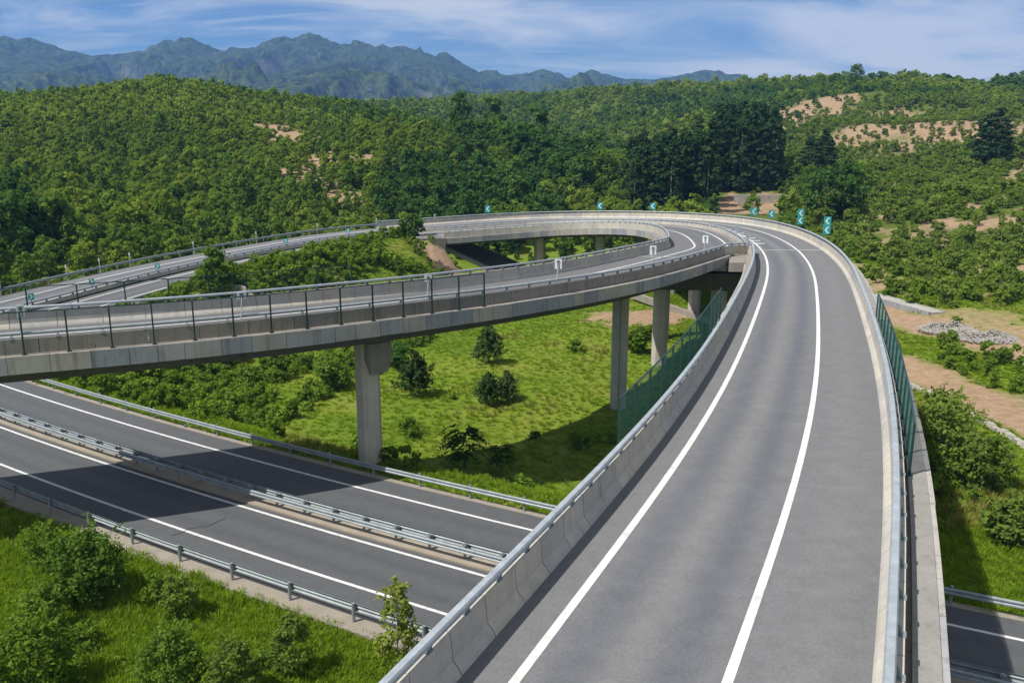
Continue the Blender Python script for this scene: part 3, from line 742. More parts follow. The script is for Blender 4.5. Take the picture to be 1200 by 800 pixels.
k0, k1, k2, k3 = np.array([-10.9, 137.6, 3.2]), np.array([2.6, 141.9, -4.0]), np.array([7.2, 152.6, -4.0]), np.array([-7.6, 143.4, 3.2])
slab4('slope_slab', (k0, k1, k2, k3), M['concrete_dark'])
o_ = np.array([-.35, -1.0, 0.08]); slab4('slope_kerb', (k0 + o_, k1 + o_, k1 + o_ * .1, k0 + o_ * .1), M['concrete'])
# ------------------------------------------------------------------ barriers with rails on brackets
def barrier_prof(d0, side, h=0.86):
    P = [(0, 0), (0.05, 0.09), (0.19, 0.26), (0.25, h), (0.47, h), (0.50, 0.0)]
    P = [(d0 + side * a, z - 0.004 if z == 0 else z) for a, z in P]
    return P if side > 0 else P[::-1]
brk = MB()
for sgn in (-1, 1):
    brk.add([(sgn * .03 - .012, -.11, 0), (sgn * .03 + .012, -.11, 0), (sgn * .03 + .012, .11, 0), (sgn * .03 - .012, .11, 0),
             (sgn * .03 - .012, .03, .22), (sgn * .03 + .012, .03, .22), (sgn * .03 + .012, .16, .22), (sgn * .03 - .012, .16, .22)],
            [(3, 2, 1, 0), (4, 5, 6, 7), (0, 1, 5, 4), (1, 2, 6, 5), (2, 3, 7, 6), (3, 0, 4, 7)])
brk.box((0, 0, 0.012), (0.2, 0.26, 0.024))
BRK = brk.me('rail_bracket', M['steel_dull'])
RAILP = [(-.10, .20), (-.07, .18), (.07, .18), (.10, .20), (.10, .28), (.07, .325), (-.07, .325), (-.10, .28)]
def barrier(label, path, s0, s1, d0, side, seg=1.465, m='concrete', h=0.86, rail_in=0.10, phase=0.0, rail_len=5.86, name='concrete_barrier', bspace=None):
    t = thing(name, label, 'barrier')
    s = s0 + phase
    while s < s1 - 0.3:
        e_ = min(s1, s + seg)
        sweep('barrier_segment', path, s + 0.015, e_ - 0.015, barrier_prof(d0, side, h), M[m], t, 1.0)
        s = e_
    dc = d0 + side * (0.36 - rail_in)
    s = s0
    while s < s1 - 0.4:
        e_ = min(s1, s + rail_len)
        sweep('rail', path, s + 0.004, e_ - 0.004, [(dc + a, z + h) for a, z in RAILP], M['steel'], t, 1.0)
        s = e_
    step = bspace or seg
    for s in np.arange(s0 + phase + step * 0.5, s1, step):
        p = path.at(s, d0 + side * 0.36, h)
        o = new_obj('rail_bracket', BRK, t, p); o.rotation_euler = (0, 0, path.heading(s) + (math.pi if side > 0 else 0))
    return t
sj = a_s(*(at_z(544.5, 747.5, 9.15 + .86)[:2]))
ph = (sj - (S_IN - 6)) % 1.465
barrier('concrete barrier with steel rail along the left edge of the foreground ramp', A, S_IN - 6, S_GORE - 1.0, WA, 1, phase=ph)
barrier('sunlit concrete barrier with steel rail sweeping round the outer right edge of the ramp', A, S_IN - 6, S_ABUT + 6, 0.0, -1, seg=2.93, bspace=1.465, rail_in=0.13)
barrier('stained concrete barrier with rail on the near edge of the highway-crossing bridge', B, 8, SB_GORE - 1.5, 0.0, -1, m='concrete_old', seg=2.4, bspace=1.95, h=0.70)
barrier('concrete barrier with rail on the inner edge of the loop', B, 8, SB_ABUT - 0.5, WB, 1, seg=2.4, bspace=1.95)
barrier('low median barrier with rail between the two lanes behind the gore', A, S_GORE + 2.0, A.L - 2, WA + 0.25, 1, seg=3.0, h=0.42, bspace=1.75)
# curved nose where the two barriers meet
nose = thing('barrier_nose', 'rounded guard rail wrapping the gore between the two ramps', 'barrier')
pa = A.at(S_GORE - 1.2, WA + .3); pb = B.at(SB_GORE - 1.7, -.3)
gc = (pa + pb) / 2; tip = A.at(S_GORE + 2.2, WA + .55)
for k in range(9):
    t = k / 8; t2 = (k + 1) / 8
    def bez(t): return (1 - t) ** 2 * pa + 2 * t * (1 - t) * (2 * tip - gc) + t * t * pb
    if k < 8:
        a_, b_ = bez(t), bez(t2); c = MB(); hh = math.atan2(b_[1] - a_[1], b_[0] - a_[0]); mid = (a_ + b_) / 2; L_ = np.linalg.norm(b_ - a_)
        c.box((mid[0], mid[1], mid[2] + 1.06), (L_ + .02, 0.2, 0.14), hh); c.build('rail', M['steel'], nose)
        c = MB(); c.box((mid[0], mid[1], mid[2] + .42), (L_ + .02, 0.22, 0.84), hh); c.build('barrier_segment', M['concrete'], nose)
    a_ = bez(t); c = MB(); c.box((a_[0], a_[1], a_[2] + .92), (.1, .1, .18)); c.build('rail_bracket', M['steel_dull'], nose)

# ------------------------------------------------------------------ W-beam guardrails
def wbeam(face):
    P = [(0, .0), (.07, .04), (.07, .10), (.02, .155), (.07, .21), (.07, .27), (0, .31)]
    P = [(face * a, z) for a, z in P]
    Q = [(a - face * 0.015, z) for a, z in P[::-1]]
    return P + Q
def guardrail(label, path, s0, s1, d, face, spacing, hgt=0.78, e=0.0, phase=0.0, gap=0.0, beam_len=None, post='beam', tall=0.0):
    t = thing('guardrail', label, 'guardrail')
    sides = (face,) if not gap else (-1, 1)
    L = beam_len or spacing
    for f in sides:
        dd = d + (f * (gap / 2) if gap else f * 0.10)
        s = s0
        while s < s1 - 0.1:
            e_ = min(s1, s + L)
            prof = [(dd + a, hgt - .31 + z) for a, z in wbeam(f)]
            sweep('rail_beam', path, s, e_ - 0.006, prof if f < 0 else prof[::-1], M['beam'], t, 1.5, True, e)
            s = e_
    pm = MB(); pm.tube((0, 0, -0.25), (0, 0, hgt + 0.06 + tall), .07, .07, 10)
    PM = pm.me('post', M[post])
    bk = MB()
    if gap: bk.box((0, 0, hgt - .16), (.12, gap - .04, .16)); bk.box((0, 0, hgt - .02), (.2, .16, .07))
    else: bk.box((0, face * .06, hgt - .16), (.14, .12, .2))
    BK = bk.me('spacer_block', M['steel_dull'])
    for s in np.arange(s0 + phase, s1, spacing):
        p = path.at(s, d, 0, e); hd_ = path.heading(s)
        o = new_obj('post', PM, t, p); o.rotation_euler = (0, 0, hd_)
        o = new_obj('spacer_block', BK, t, p); o.rotation_euler = (0, 0, hd_)
    return t
def h_s(px, py, z): 
    return H.nearest(at_z(px, py, z)[:2])[0]
sN0, sN1 = h_s(-60, 545, .75), h_s(620, 770, .75)
sp = h_s(270, 659, .75)
guardrail('steel guardrail on posts along the near verge of the highway, beside the shrubs', H, sN0, sN1 + 6, -5.85, 1, 3.43, phase=(sp - sN0) % 3.43)
sM0, sM1 = h_s(-40, 470, .75), h_s(1260, 800, .75)
guardrail('double steel guardrail along the highway median', H, sM0, sM1, 0.86, 1, 2.0, gap=0.62, beam_len=4.0, hgt=0.8)
sG0, sG1 = h_s(30, 437, .75), h_s(1250, 716, .75)
guardrail('steel guardrail between the farther carriageway and the meadow', H, sG0 - 6, sG1, 7.0, -1, 3.43)
guardrail('steel guardrail on the outer edge of the far embankment road', A, S_ABUT + 6, A.L - 2, -0.25, 1, 2.6, e=0.03, beam_len=5.2)
guardrail('steel guardrail on the shrubby inner edge of the far embankment road', B, SB_ABUT + 0.5, B.L - 8, WB + 0.3, -1, 2.6, e=0.03, beam_len=5.2)

# ------------------------------------------------------------------ mesh fences
def fence(label, path, s0, s1, d, h, spacing, meshm, lean=0.0, post_w=0.07, base=0.0, rails=True, end_drop=None):
    t = thing('mesh_fence', label, 'fence')
    pm = MB(); pm.box((0, 0, h / 2 - .15), (post_w, post_w, h + .3)); pm.box((0, 0, 0.02), (.2, .2, .04))
    PM = pm.me('post', M['green_steel'])
    ss = np.arange(s0, s1 + 0.01, spacing)
    for s in ss:
        p = path.at(s, d, base); o = new_obj('post', PM, t, p); o.rotation_euler = (0, 0, path.heading(s))
    for a_, b_ in zip(ss[:-1], ss[1:]):
        q = np.array([a_ + .05, b_ - .05]); P0 = path.at(q, d, base + .08); P1 = path.at(q, d, base + h - .03)
        new_obj('mesh_panel', mesh('mesh_panel', [P0[0], P0[1], P1[1], P1[0]], [(0, 1, 2, 3)], M[meshm]), t)
        if rails:
            sweep('top_rail', path, a_ + .036, b_ - .036, [(d - .025, base + h - .03), (d + .025, base + h - .03), (d + .025, base + h + .02), (d - .025, base + h + .02)], M['green_steel'], t, 1.5)
    return t
def a_at(px, py, z): return a_s(*at_z(px, py, z)[:2])
f0, f1 = A.nearest(at_z(728, 540, 8.9)[:2])[0], A.nearest(at_z(858, 372, 8.7)[:2])[0]
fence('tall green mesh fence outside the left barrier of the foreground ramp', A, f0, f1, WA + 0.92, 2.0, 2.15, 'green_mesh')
g0, g1 = A.nearest(at_z(1064, 565, 9.2)[:2])[0], A.nearest(at_z(1026, 375, 9.0)[:2])[0]
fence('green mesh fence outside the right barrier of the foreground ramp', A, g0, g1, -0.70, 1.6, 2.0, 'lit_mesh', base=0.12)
b0 = b_s(*at_z(36, 414, 9.3)[:2]); b1 = b_s(*at_z(566, 360, 9.3)[:2])
nb = 13
fence('thin dark mesh fence on posts along the near side of the highway-crossing bridge', B, b0 - (b1 - b0) / nb, b1, -0.82, 2.05, (b1 - b0) / nb, 'thin_mesh', post_w=0.075)
c0 = b_s(*at_z(-20, 385, 9.0)[:2]); c1 = b_s(*at_z(408, 350, 9.0)[:2])
fence('thin dark mesh fence on the far side of the highway-crossing bridge', B, c0, c1, WB + 0.8, 2.2, (c1 - c0) / 9, 'thin_mesh', post_w=0.075)

# ------------------------------------------------------------------ signs
def sign_frame(t, w, h, zc, m_face, thick=0.03, pole_r=0.035, off=0.05):
    c = MB(); c.tube((0, 0, -0.05), (0, 0, zc + h / 2 - 0.02), pole_r, pole_r, 10); c.build('pole', M['steel_dull'], t)
    c = MB(); c.box((0, -off, zc), (w, thick, h)); return c.build('panel', M[m_face], t)
def chevron(label, pos, face, w, h, n, left=True, zc=1.25, lean=None):
    t = thing('chevron_sign', label, 'sign', pos, face, 'curve chevron signs')
    p = sign_frame(t, w, h, zc, 'sign_blue')
    ch = h / n
    for k in range(n):
        z = zc - h / 2 + ch * (k + .5); sx = -1 if left else 1; W, Hh, T = w * 0.33, ch * 0.38, w * 0.26
        c = MB(); y = -0.068 
        # "<" arrow
        for s_ in (-1, 1):
            v = [(sx * W, y, z), (sx * (W - T), y, z), (sx * (-W), y, z + s_ * Hh), (sx * (-W + T), y, z + s_ * Hh)]
            v2 = [(a, y - 0.006, b_) for a, _, b_ in v]
            c.add(v + v2, [(0, 1, 2, 3), (4, 5, 6, 7), (0, 4, 7, 3), (1, 2, 6, 5), (0, 1, 5, 4), (3, 2, 6, 7)])
        c.build('arrow', M['sign_white'], p)
    return t
def on_a(px, z=8.6, d=-0.72):
    # the place along the ramp's outer edge that shows in this column
    q = np.arange(S_IN, A.L - 1, 0.25); P = A.at(q, d, 0.9); u, v, dep = project(P)
    return q, P, u, v
q_, P_, u_, v_ = on_a(0)
def col_pos(px, lo, hi):
    k = (q_ > lo) & (q_ < hi); i = np.nonzero(k)[0][np.abs(u_[k] - px).argmin()]; return P_[i], q_[i]
sg = [(968, 0.78, 1.9, 2, 'two-panel teal chevron sign nearest the ramp\'s expansion joint', 1.5), (937, 0.78, 1.9, 2, 'two-panel teal chevron sign second along the outer barrier', 1.5),
      (904, 0.85, 1.05, 1, 'single teal chevron sign in front of the stony ground, right of the small bush', 1.1), (857, 0.85, 1.05, 1, 'single dark chevron sign in front of the bare sandy ground', 1.1),
      (808, 0.95, 1.1, 1, 'single chevron sign in front of the poplar grove\'s right part', 1.1), (764, 0.95, 1.1, 1, 'single chevron sign in front of the poplar grove\'s middle', 1.1),
      (703, 0.95, 1.2, 1, 'single chevron sign on the far barrier left of the poplar grove', 1.1), (572, 0.95, 1.2, 1, 'single chevron sign on the far barrier above the abutment', 1.1)]
for px, w, h_, n_, lab, zc in sg:
    lo, hi = (S_IN + 40, S_GORE + 45) if px > 800 else (S_GORE + 30, S_ABUT + 10)
    p, q = col_pos(px, lo, hi)
    chevron(lab, p, math.atan2(p[1], p[0]) - math.pi / 2 + (0.35 if px > 900 else 0.1), w, h_, n_, True, zc)
for i, (px, lab) in enumerate([(37, 'teal chevron sign nearest the left edge on the far embankment road'), (108, 'teal chevron sign second from the left edge on the embankment road'), (185, 'teal chevron sign third from the left edge on the embankment road'),
                (260, 'teal chevron sign fourth from the left edge on the embankment road'), (335, 'teal chevron sign fifth from the left edge on the embankment road'), (408, 'teal chevron sign sixth from the left edge, near the shrubby mound')]):
    q = np.arange(S_ABUT, A.L - 1, .25); P = A.at(q, WA + .6, 0.3); u, v, dep = project(P); k = int(np.abs(u - px).argmin())
    chevron(lab, P[k], math.atan2(P[k][1], P[k][0]) - math.pi / 2 - .1, 0.55, 0.65, 1, False, 0.95)
# delineator posts along the embankment road
for i, px in enumerate((2, 78, 118, 153, 227, 300, 372, 441, 510)):
    q = np.arange(S_ABUT - 6, A.L - 1, .25); P = A.at(q, -0.75, -0.1); u, v, dep = project(P); k = int(np.abs(u - px).argmin())
    t = thing('marker_post', 'slim grey roadside post behind the embankment guardrail, ' + ('leftmost', 'second', 'third', 'fourth', 'fifth', 'sixth', 'seventh', 'eighth', 'ninth')[i] + ' from the left edge', 'post', P[k], 0, 'marker posts on the embankment road')
    c = MB(); c.tube((0, 0, -.1), (0, 0, 1.75), .05, .05, 8); c.build('pole', M['sign_back'], t)
    c = MB(); c.box((0, -.06, 1.55), (.18, .03, .36)); c.build('reflector', M['sign_back'], t)
# boards seen from behind on the loop bridge
bk = [(28, 384, 0.62, 0.95, 'white board leaning on the loop bridge nearest the left edge'), (287, 366, 0.8, 0.62, 'pale board on the loop bridge above the culvert end of the far fence'), (503, 349, 0.75, 0.6, 'pale board on the loop bridge beside the last fence posts'),
      (653, 331, 0.85, 1.05, 'pale board with dark post on the loop bridge right of the fence'), (765, 312, 0.9, 1.15, 'pale board with dark post on the loop bridge below the inner curve'), (826, 293, 0.9, 1.1, 'pale board with dark post on the loop bridge close to the gore')]
for px, py, w, h_, lab in bk:
    w, h_ = w * .55, h_ * .62
    q = np.arange(4, SB_GORE, .2); P = B.at(q, -.36, 0.86); u, v, dep = project(P); k = int(np.abs(u - px).argmin()); p = P[k]
    t = thing('sign_board', lab, 'sign', p, math.atan2(p[1], p[0]) - math.pi / 2 + rnd.uniform(-.25, .25), 'boards on the loop bridge seen from behind')
    c = MB(); c.tube((-.1, 0, -.05), (0, 0, 1.2 - h_ * .2), .03, .03, 8); c.build('pole', M['sign_back'], t)
    c = MB(); c.box((0, 0.05, 1.15), (w, .03, h_)); pn = c.build('panel', M['sign_white'], t)
    c = MB(); c.box((0, 0.018, 1.15), (.16, .03, h_ * .8)); c.box((0, 0.018, 1.15 + h_ * .25), (w * .5, .03, .07)); c.build('stiffener', M['steel_dull'], pn)
# twin posts in the gore
for i, px in enumerate((866, 851)):
    p = A.at(S_GORE + 6 + i * 14, WA + .55, .4)
    t = thing('gore_marker', ('grey marker post standing in the gore nose', 'grey marker post on the median beyond the gore')[i], 'post', p)
    c = MB(); c.tube((0, 0, -.1), (0, 0, .9), .05, .05, 8); c.build('pole', M['sign_back'], t)
    c = MB(); c.box((0, 0, .95), (.35, .06, .9)); c.build('panel', M['steel'], t)

# ------------------------------------------------------------------ plants
def unit(a): return a / np.maximum(np.linalg.norm(a, axis=-1, keepdims=True), 1e-9)
def leaf_quads(P, N, size, g, aspect=1.5, fold=0.0):
    T = unit(np.cross(N, g.normal(size=P.shape))); Bt = np.cross(N, T)
    a = (size * aspect * 0.5)[:, None] * T; b_ = (size * 0.5)[:, None] * Bt
    V = np.stack([P - a, P + b_ * 0.9 - a * 0.1, P + a, P - b_ * 0.9 - a * 0.1], 1).reshape(-1, 3)
    F = np.arange(len(P) * 4).reshape(-1, 4)
    return V, F
def crown_mesh(name, seed, m, H, R, z0, ncl, per, leaf, shape='round', up=0.35, clr=0.36, aspect=1.5, flat=0.8, shoots=0):
    g = np.random.default_rng(seed)
    cz = np.empty(ncl); cr = np.empty(ncl); th = g.uniform(0, 2 * np.pi, ncl) + np.arange(ncl) * 2.4
    t = (np.arange(ncl) + g.random(ncl)) / ncl
    if shape == 'round':
        w = np.sin(np.pi * np.clip(t * 0.86 + 0.10, 0, 1)) ** 0.6; cz = z0 + (H - z0) * t; cr = R * w * np.sqrt(g.uniform(0.25, 1, ncl)) * 0.8
    elif shape == 'column':
        w = np.minimum(1, t * 5) ** .5 * (1 - t ** 2.2) ** 0.7 + 0.06; cz = z0 + (H - z0) * t; cr = R * w * np.sqrt(g.uniform(0.2, 1, ncl))
    else:
        w = (1 - t) ** 0.8 + 0.05; cz = z0 + (H - z0) * t; cr = R * w * np.sqrt(g.uniform(0.35, 1, ncl))
    ctr = np.stack([cr * np.cos(th), cr * np.sin(th), cz], 1)
    rc = R * clr * g.uniform(0.65, 1.25, ncl) * (1.0 if shape == 'round' else (0.5 + 0.6 * w))
    i = np.repeat(np.arange(ncl), per); D = unit(g.normal(size=(ncl * per, 3))); D[:, 2] *= np.where(D[:, 2] < 0, 0.55, 1)
    P = ctr[i] + D * (rc[i] * g.uniform(0.55, 1.1, len(i)))[:, None] * np.array([1, 1, flat])
    N = unit(D + 0.5 * g.normal(size=D.shape) + np.array([0, 0, up]))
    V, F = leaf_quads(P, N, leaf * g.uniform(0.6, 1.35, len(P)), g, aspect)
    tone = np.clip(g.random(ncl)[i] * 0.55 + g.random(len(i)) * 0.45, 0, 1)
    if shoots:
        SP, SN = [], []
        for k in range(shoots):
            dr = unit(g.normal(size=3) * np.array([1, 1, .5]) + np.array([0, 0, .75])); o_ = ctr[g.integers(0, ncl)]; L_ = R * g.uniform(.35, .8)
            for q in np.linspace(.2, 1, 16):
                SP.append(o_ + dr * L_ * q + np.array([0, 0, -.12 * L_ * q * q]) + g.normal(size=3) * leaf * .55); SN.append(g.normal(size=3) * .7 + np.array([0, 0, .8]))
        SP = np.array(SP); V2, F2 = leaf_quads(SP, unit(np.array(SN)), leaf * g.uniform(.7, 1.4, len(SP)), g, aspect)
        F = np.vstack([F, F2 + len(V)]); V = np.vstack([V, V2]); tone = np.concatenate([tone, g.uniform(.3, 1, len(SP))])
    return mesh(name, V, F, m, tone=tone)
def trunk_mesh(name, seed, m, H, r, limbs=4, spread=0.5, lean=0.05, z_lo=0.3):
    g = random.Random(seed); c = MB(); p = Vector((0, 0, -0.3)); n_ = 4
    for k in range(n_):
        q = Vector((g.uniform(-1, 1) * lean * H * (k + 1) / n_, g.uniform(-1, 1) * lean * H * (k + 1) / n_, H * 0.85 * (k + 1) / n_))
        c.tube(p, q, r * (1 - .8 * k / n_), r * (1 - .8 * (k + 1) / n_), 6, False); p = q
    for k in range(limbs):
        z = H * g.uniform(z_lo, 0.65); a = k * 2.4 + g.random(); L_ = spread * H * g.uniform(.3, .55)
        c.tube((0, 0, z), (math.cos(a) * L_, math.sin(a) * L_, z + L_ * 0.75), r * .42, r * .12, 5, False)
    return c.me(name, m)
def joined(name, parts):
    V, F, MI, TN, mats = [], [], [], [], []
    o = 0
    for me in parts:
        k = len(me.vertices); v = np.empty(k * 3, np.float32); me.vertices.foreach_get('co', v); V.append(v.reshape(-1, 3))
        mi = len(mats); mats.append(me.materials[0])
        tn = np.zeros(len(me.polygons), np.float32)
        if 'tone' in me.attributes: me.attributes['tone'].data.foreach_get('value', tn)
        for p in me.polygons: F.append(tuple(j + o for j in p.vertices))
        MI += [mi] * len(me.polygons); TN.append(tn); o += k
    out = mesh(name, np.vstack(V), F, None, tone=np.concatenate(TN))
    for m_ in mats: out.materials.append(m_)
    out.polygons.foreach_set('material_index', np.array(MI, np.int32))
    return bpy.data.objects.new(name, out)
def scatter(name, label, P, rz, sc, var, protos):
    me = mesh(name, P, [])
    for nm, ty, val in (('rz', 'FLOAT', rz), ('sc', 'FLOAT_VECTOR', sc), ('var', 'INT', var)):
        a = me.attributes.new(nm, ty, 'POINT'); a.data.foreach_set('vector' if ty == 'FLOAT_VECTOR' else 'value', np.ascontiguousarray(val, np.int32 if ty == 'INT' else np.float32).ravel())
    o = new_obj(name, me); o['kind'] = 'stuff'; o['label'] = label
    ng = bpy.data.node_groups.new(name, 'GeometryNodeTree')
    ng.interface.new_socket('Geometry', in_out='INPUT', socket_type='NodeSocketGeometry'); ng.interface.new_socket('Geometry', in_out='OUTPUT', socket_type='NodeSocketGeometry')
    N, Lk = ng.nodes, ng.links
    gi, go = N.new('NodeGroupInput'), N.new('NodeGroupOutput')
    def attr(nm, ty):
        a = N.new('GeometryNodeInputNamedAttribute'); a.data_type = ty; a.inputs['Name'].default_value = nm; return a.outputs['Attribute']
    av, ar, as_ = attr('var', 'INT'), attr('rz', 'FLOAT'), attr('sc', 'FLOAT_VECTOR')
    cx = N.new('ShaderNodeCombineXYZ'); Lk.new(ar, cx.inputs[2]); er = N.new('FunctionNodeEulerToRotation'); Lk.new(cx.outputs[0], er.inputs[0])
    jn = N.new('GeometryNodeJoinGeometry')
    for k, pr in enumerate(protos):
        oi = N.new('GeometryNodeObjectInfo'); oi.inputs['Object'].default_value = pr; oi.inputs['As Instance'].default_value = True
        ip = N.new('GeometryNodeInstanceOnPoints'); cp = N.new('FunctionNodeCompare'); cp.data_type = 'INT'; cp.operation = 'EQUAL'; cp.inputs[3].default_value = k
        Lk.new(av, cp.inputs[2]); Lk.new(cp.outputs[0], ip.inputs['Selection']); Lk.new(gi.outputs[0], ip.inputs['Points'])
        Lk.new(oi.outputs['Geometry'], ip.inputs['Instance']); Lk.new(er.outputs[0], ip.inputs['Rotation']); Lk.new(as_, ip.inputs['Scale'])
        Lk.new(ip.outputs[0], jn.inputs[0])
    Lk.new(jn.outputs[0], go.inputs[0])
    md = o.modifiers.new('scatter', 'NODES'); md.node_group = ng
    return o
# --- where plants may stand
_as = np.arange(0, A.L, 2.0); _aP = A.at(_as); _aH = np.array([A.heading(q) for q in _as])
def side_of_ramp(x, y):
    D = np.hypot(x[:, None] - _aP[None, :, 0], y[:, None] - _aP[None, :, 1]); i = D.argmin(1)
    return -np.sin(_aH[i]) * (x - _aP[i, 0]) + np.cos(_aH[i]) * (y - _aP[i, 1]), i
def hwy_v(x, y):
    u = x * hd[0] + y * hd[1]; return x * hn[0] + y * hn[1] - (29.2 + 0.0012 * (u + 36) ** 2)
def in_view(P, mx=50, my=40):
    u, v, d = project(P); return (d > 8) & (u > -mx) & (u < 1200 + mx) & (v > -60) & (v < 800 + my)
def jgrid(x0, x1, y0, y1, sp, seed, j=0.48):
    g = np.random.default_rng(seed)
    X, Y = np.meshgrid(np.arange(x0, x1, sp), np.arange(y0, y1, sp)); X = X + (np.arange(X.shape[0]) % 2)[:, None] * sp / 2
    return X.ravel() + g.uniform(-j, j, X.size) * sp, Y.ravel() + g.uniform(-j, j, X.size) * sp
def far_from(x, y, pts, r):
    k = np.ones(x.shape, bool)
    for a, b_ in pts: k &= np.hypot(x - a, y - b_) > r
    return k
# --- prototypes: (trunk mesh, crown mesh) pairs
def proto(kind, k):
    if kind == 'hill': H_, R_ = 5.0 + .5 * (k % 3), 2.25; c_ = crown_mesh('crown', 100 + k, M['lime_leaf' if k < 3 else 'hill_leaf'], H_, R_, 0.9, 17, 36, 0.44); t_ = trunk_mesh('trunk', k, M['bark'], H_, .12)
    if kind == 'wood': H_, R_ = 7.5, 2.6; c_ = crown_mesh('crown', 130 + k, M['wood_leaf'], H_, R_, 1.2, 20, 30, 0.55); t_ = trunk_mesh('trunk', 10 + k, M['bark'], H_, .16)
    if kind == 'orchard': H_, R_ = 3.2, 2.0; c_ = crown_mesh('crown', 160 + k, M['orchard_leaf'], H_, R_, 0.8, 15, 28, 0.42, flat=.7); t_ = trunk_mesh('trunk', 20 + k, M['bark'], H_, .12, 5, .7, .05, .2)
    if kind == 'poplar': H_, R_ = 19.0, 2.2; c_ = crown_mesh('crown', 190 + k, M['poplar_leaf'], H_, R_, 0.5, 64, 26, 0.56, 'column', clr=.42, up=.1); t_ = trunk_mesh('trunk', 30 + k, M['grey_bark'], H_, .2, 6, .1, .01)
    if kind == 'shrub': H_, R_ = 1.5, 1.0; c_ = crown_mesh('crown', 220 + k, M['shrub_leaf'], H_, R_, 0.1, 12, 26, 0.24, flat=.75); t_ = trunk_mesh('trunk', 40 + k, M['bark'], H_, .04, 5, .6, .1, .1)
    if kind == 'far': H_, R_ = 5.5, 3.2; c_ = crown_mesh('crown', 250 + k, M[('hill_leaf', 'lime_leaf', 'wood_leaf')[k]], H_, R_, 0.4, 10, 20, 0.9); t_ = trunk_mesh('trunk', 50 + k, M['bark'], H_, .14, 0)
    return t_, c_
PR = {k: [proto(k, i) for i in range(n_)] for k, n_ in (('hill', 6), ('wood', 3), ('orchard', 4), ('poplar', 4), ('shrub', 4), ('far', 3))}
PJ = {k: [joined(k + '_tree', p) for p in v] for k, v in PR.items()}
def plant(name, label, cat, pos, rz, sc, tm, cm, group=None):
    t = thing(name, label, cat, pos, rz, group); t.scale = sc if isinstance(sc, tuple) else (sc, sc, sc)
    if tm: new_obj('trunk', tm, t)
    new_obj('crown', cm, t); return t
def pick_visible(P, rad, hgt, most, cell=3):
    # the ones that show largest, nearest first, skipping those hidden behind nearer ones or behind the ground
    u, v, d = project(P); u2, v2, _ = project(P + np.array([0, 0, 1.0]) * hgt[:, None]); w = rad * FPX / d
    order = np.argsort(d); occ = np.zeros((800 // cell + 2, 1200 // cell + 2), bool); got = []
    tt = np.linspace(0.12, 0.94, 14)
    for i in order:
        a, b_ = max(0, int((u[i] - w[i]) / cell)), min(occ.shape[1] - 1, int((u[i] + w[i]) / cell)); c_, e_ = max(0, int(v2[i] / cell)), min(occ.shape[0] - 1, int(v[i] / cell))
        if b_ <= a or e_ <= c_: continue
        blk = occ[c_:e_ + 1, a:b_ + 1]
        if blk.size and (~blk).mean() > 0.16:
            tip = P[i] + np.array([0, 0, hgt[i] * .8]); L_ = np.array([0, 0, CZ]) + (tip - np.array([0, 0, CZ]))[None] * tt[:, None]
            if (ground_z(L_[:, 0], L_[:, 1]) < L_[:, 2] + 0.3).all():
                got.append(i)
                if len(got) >= most: break
        blk[:] = True
    return np.array(got, int)
def wood(name_one, label_one, cat, group, name_rest, label_rest, P, sc, rz, var, kinds, most, rad, hgt):
    protos = [p for k in kinds for p in PR[k]]; pj = [p for k in kinds for p in PJ[k]]
    s1_ = sc[:, 0]
    got = pick_visible(P, rad * s1_, hgt * sc[:, 2], most)
    for i in got:
        tm, cm = protos[var[i]]; plant(name_one, label_one, cat, P[i], rz[i], tuple(sc[i]), tm, cm, group)
    k = np.ones(len(P), bool); k[got] = False
    if k.any(): scatter(name_rest, label_rest, P[k], rz[k], sc[k], var[k], pj)
def rand_sc(n_, lo, hi, g): 
    a = g.uniform(lo, hi, n_); return np.stack([a, a * g.uniform(.85, 1.15, n_), a * g.uniform(.8, 1.25, n_)], 1)
clear_spots = [tuple(hit(*p)[:2]) for p in ((872, 244), (900, 240))]
# --- wood on the left hill and in the valley behind
g = np.random.default_rng(5)
x, y = jgrid(-235, 130, 96, 262, 2.65, 1)
d, i = side_of_ramp(x, y); s_x = soil(x, y)
z = ground_z(x, y); P = np.stack([x, y, z - .1], 1)
u, v, _ = project(P)
right = u > 905 + (v - 100) * 0.25
keep = (d < -6.5) & in_view(P, 260) & ~right & (g.random(len(x)) > np.clip(s_x * 1.1 - .1, 0, .9)) & far_from(x, y, clear_spots, 9) & ~((u > 835) & (u < 920) & (v > 228)) & ~((u > 735) & (u < 912) & (v > 195) & (y > 186) & (y < 265)) & (g.random(len(x)) < .93)
keep &= ~((d > -12) & (g.random(len(x)) < .35))
P, u, v = P[keep], u[keep], v[keep]; n_ = len(P); sc = rand_sc(n_, .42, .82, g) * np.where(g.random(n_) < .10, 1.5, 1)[:, None] * (0.72 + .55 * fbm(P[:, 0] / 14, P[:, 1] / 14, 2, 17))[:, None]
darkw = fbm(P[:, 0] / 22, P[:, 1] / 22, 3, 77) + 0.22 * ((u < 70) & (v > 170)) + 0.26 * ((u > 450) & (u < 660) & (v > 192)) - 0.12
lime = fbm(P[:, 0] / 17, P[:, 1] / 17, 3, 91) + .10 * (v < 190) + g.uniform(-.1, .1, n_)
var = np.where(darkw + g.uniform(-.09, .09, n_) > .54, 6 + g.integers(0, 3, n_), np.where(lime > .50, g.integers(0, 3, n_), 3 + g.integers(0, 3, n_)))
spur = [tuple(at_y(*q)[:2]) for q in ((400, 124, 330), (470, 136, 300), (550, 160, 270), (620, 192, 245), (680, 220, 225))]
crest = seg_d(P[:, 0], P[:, 1], spur) < 11
var = np.where(crest, 6 + g.integers(0, 3, n_), var); sc[crest] *= 1.45
near_road = np.abs(side_of_ramp(P[:, 0], P[:, 1])[0]) < 11; sc[near_road] *= .62
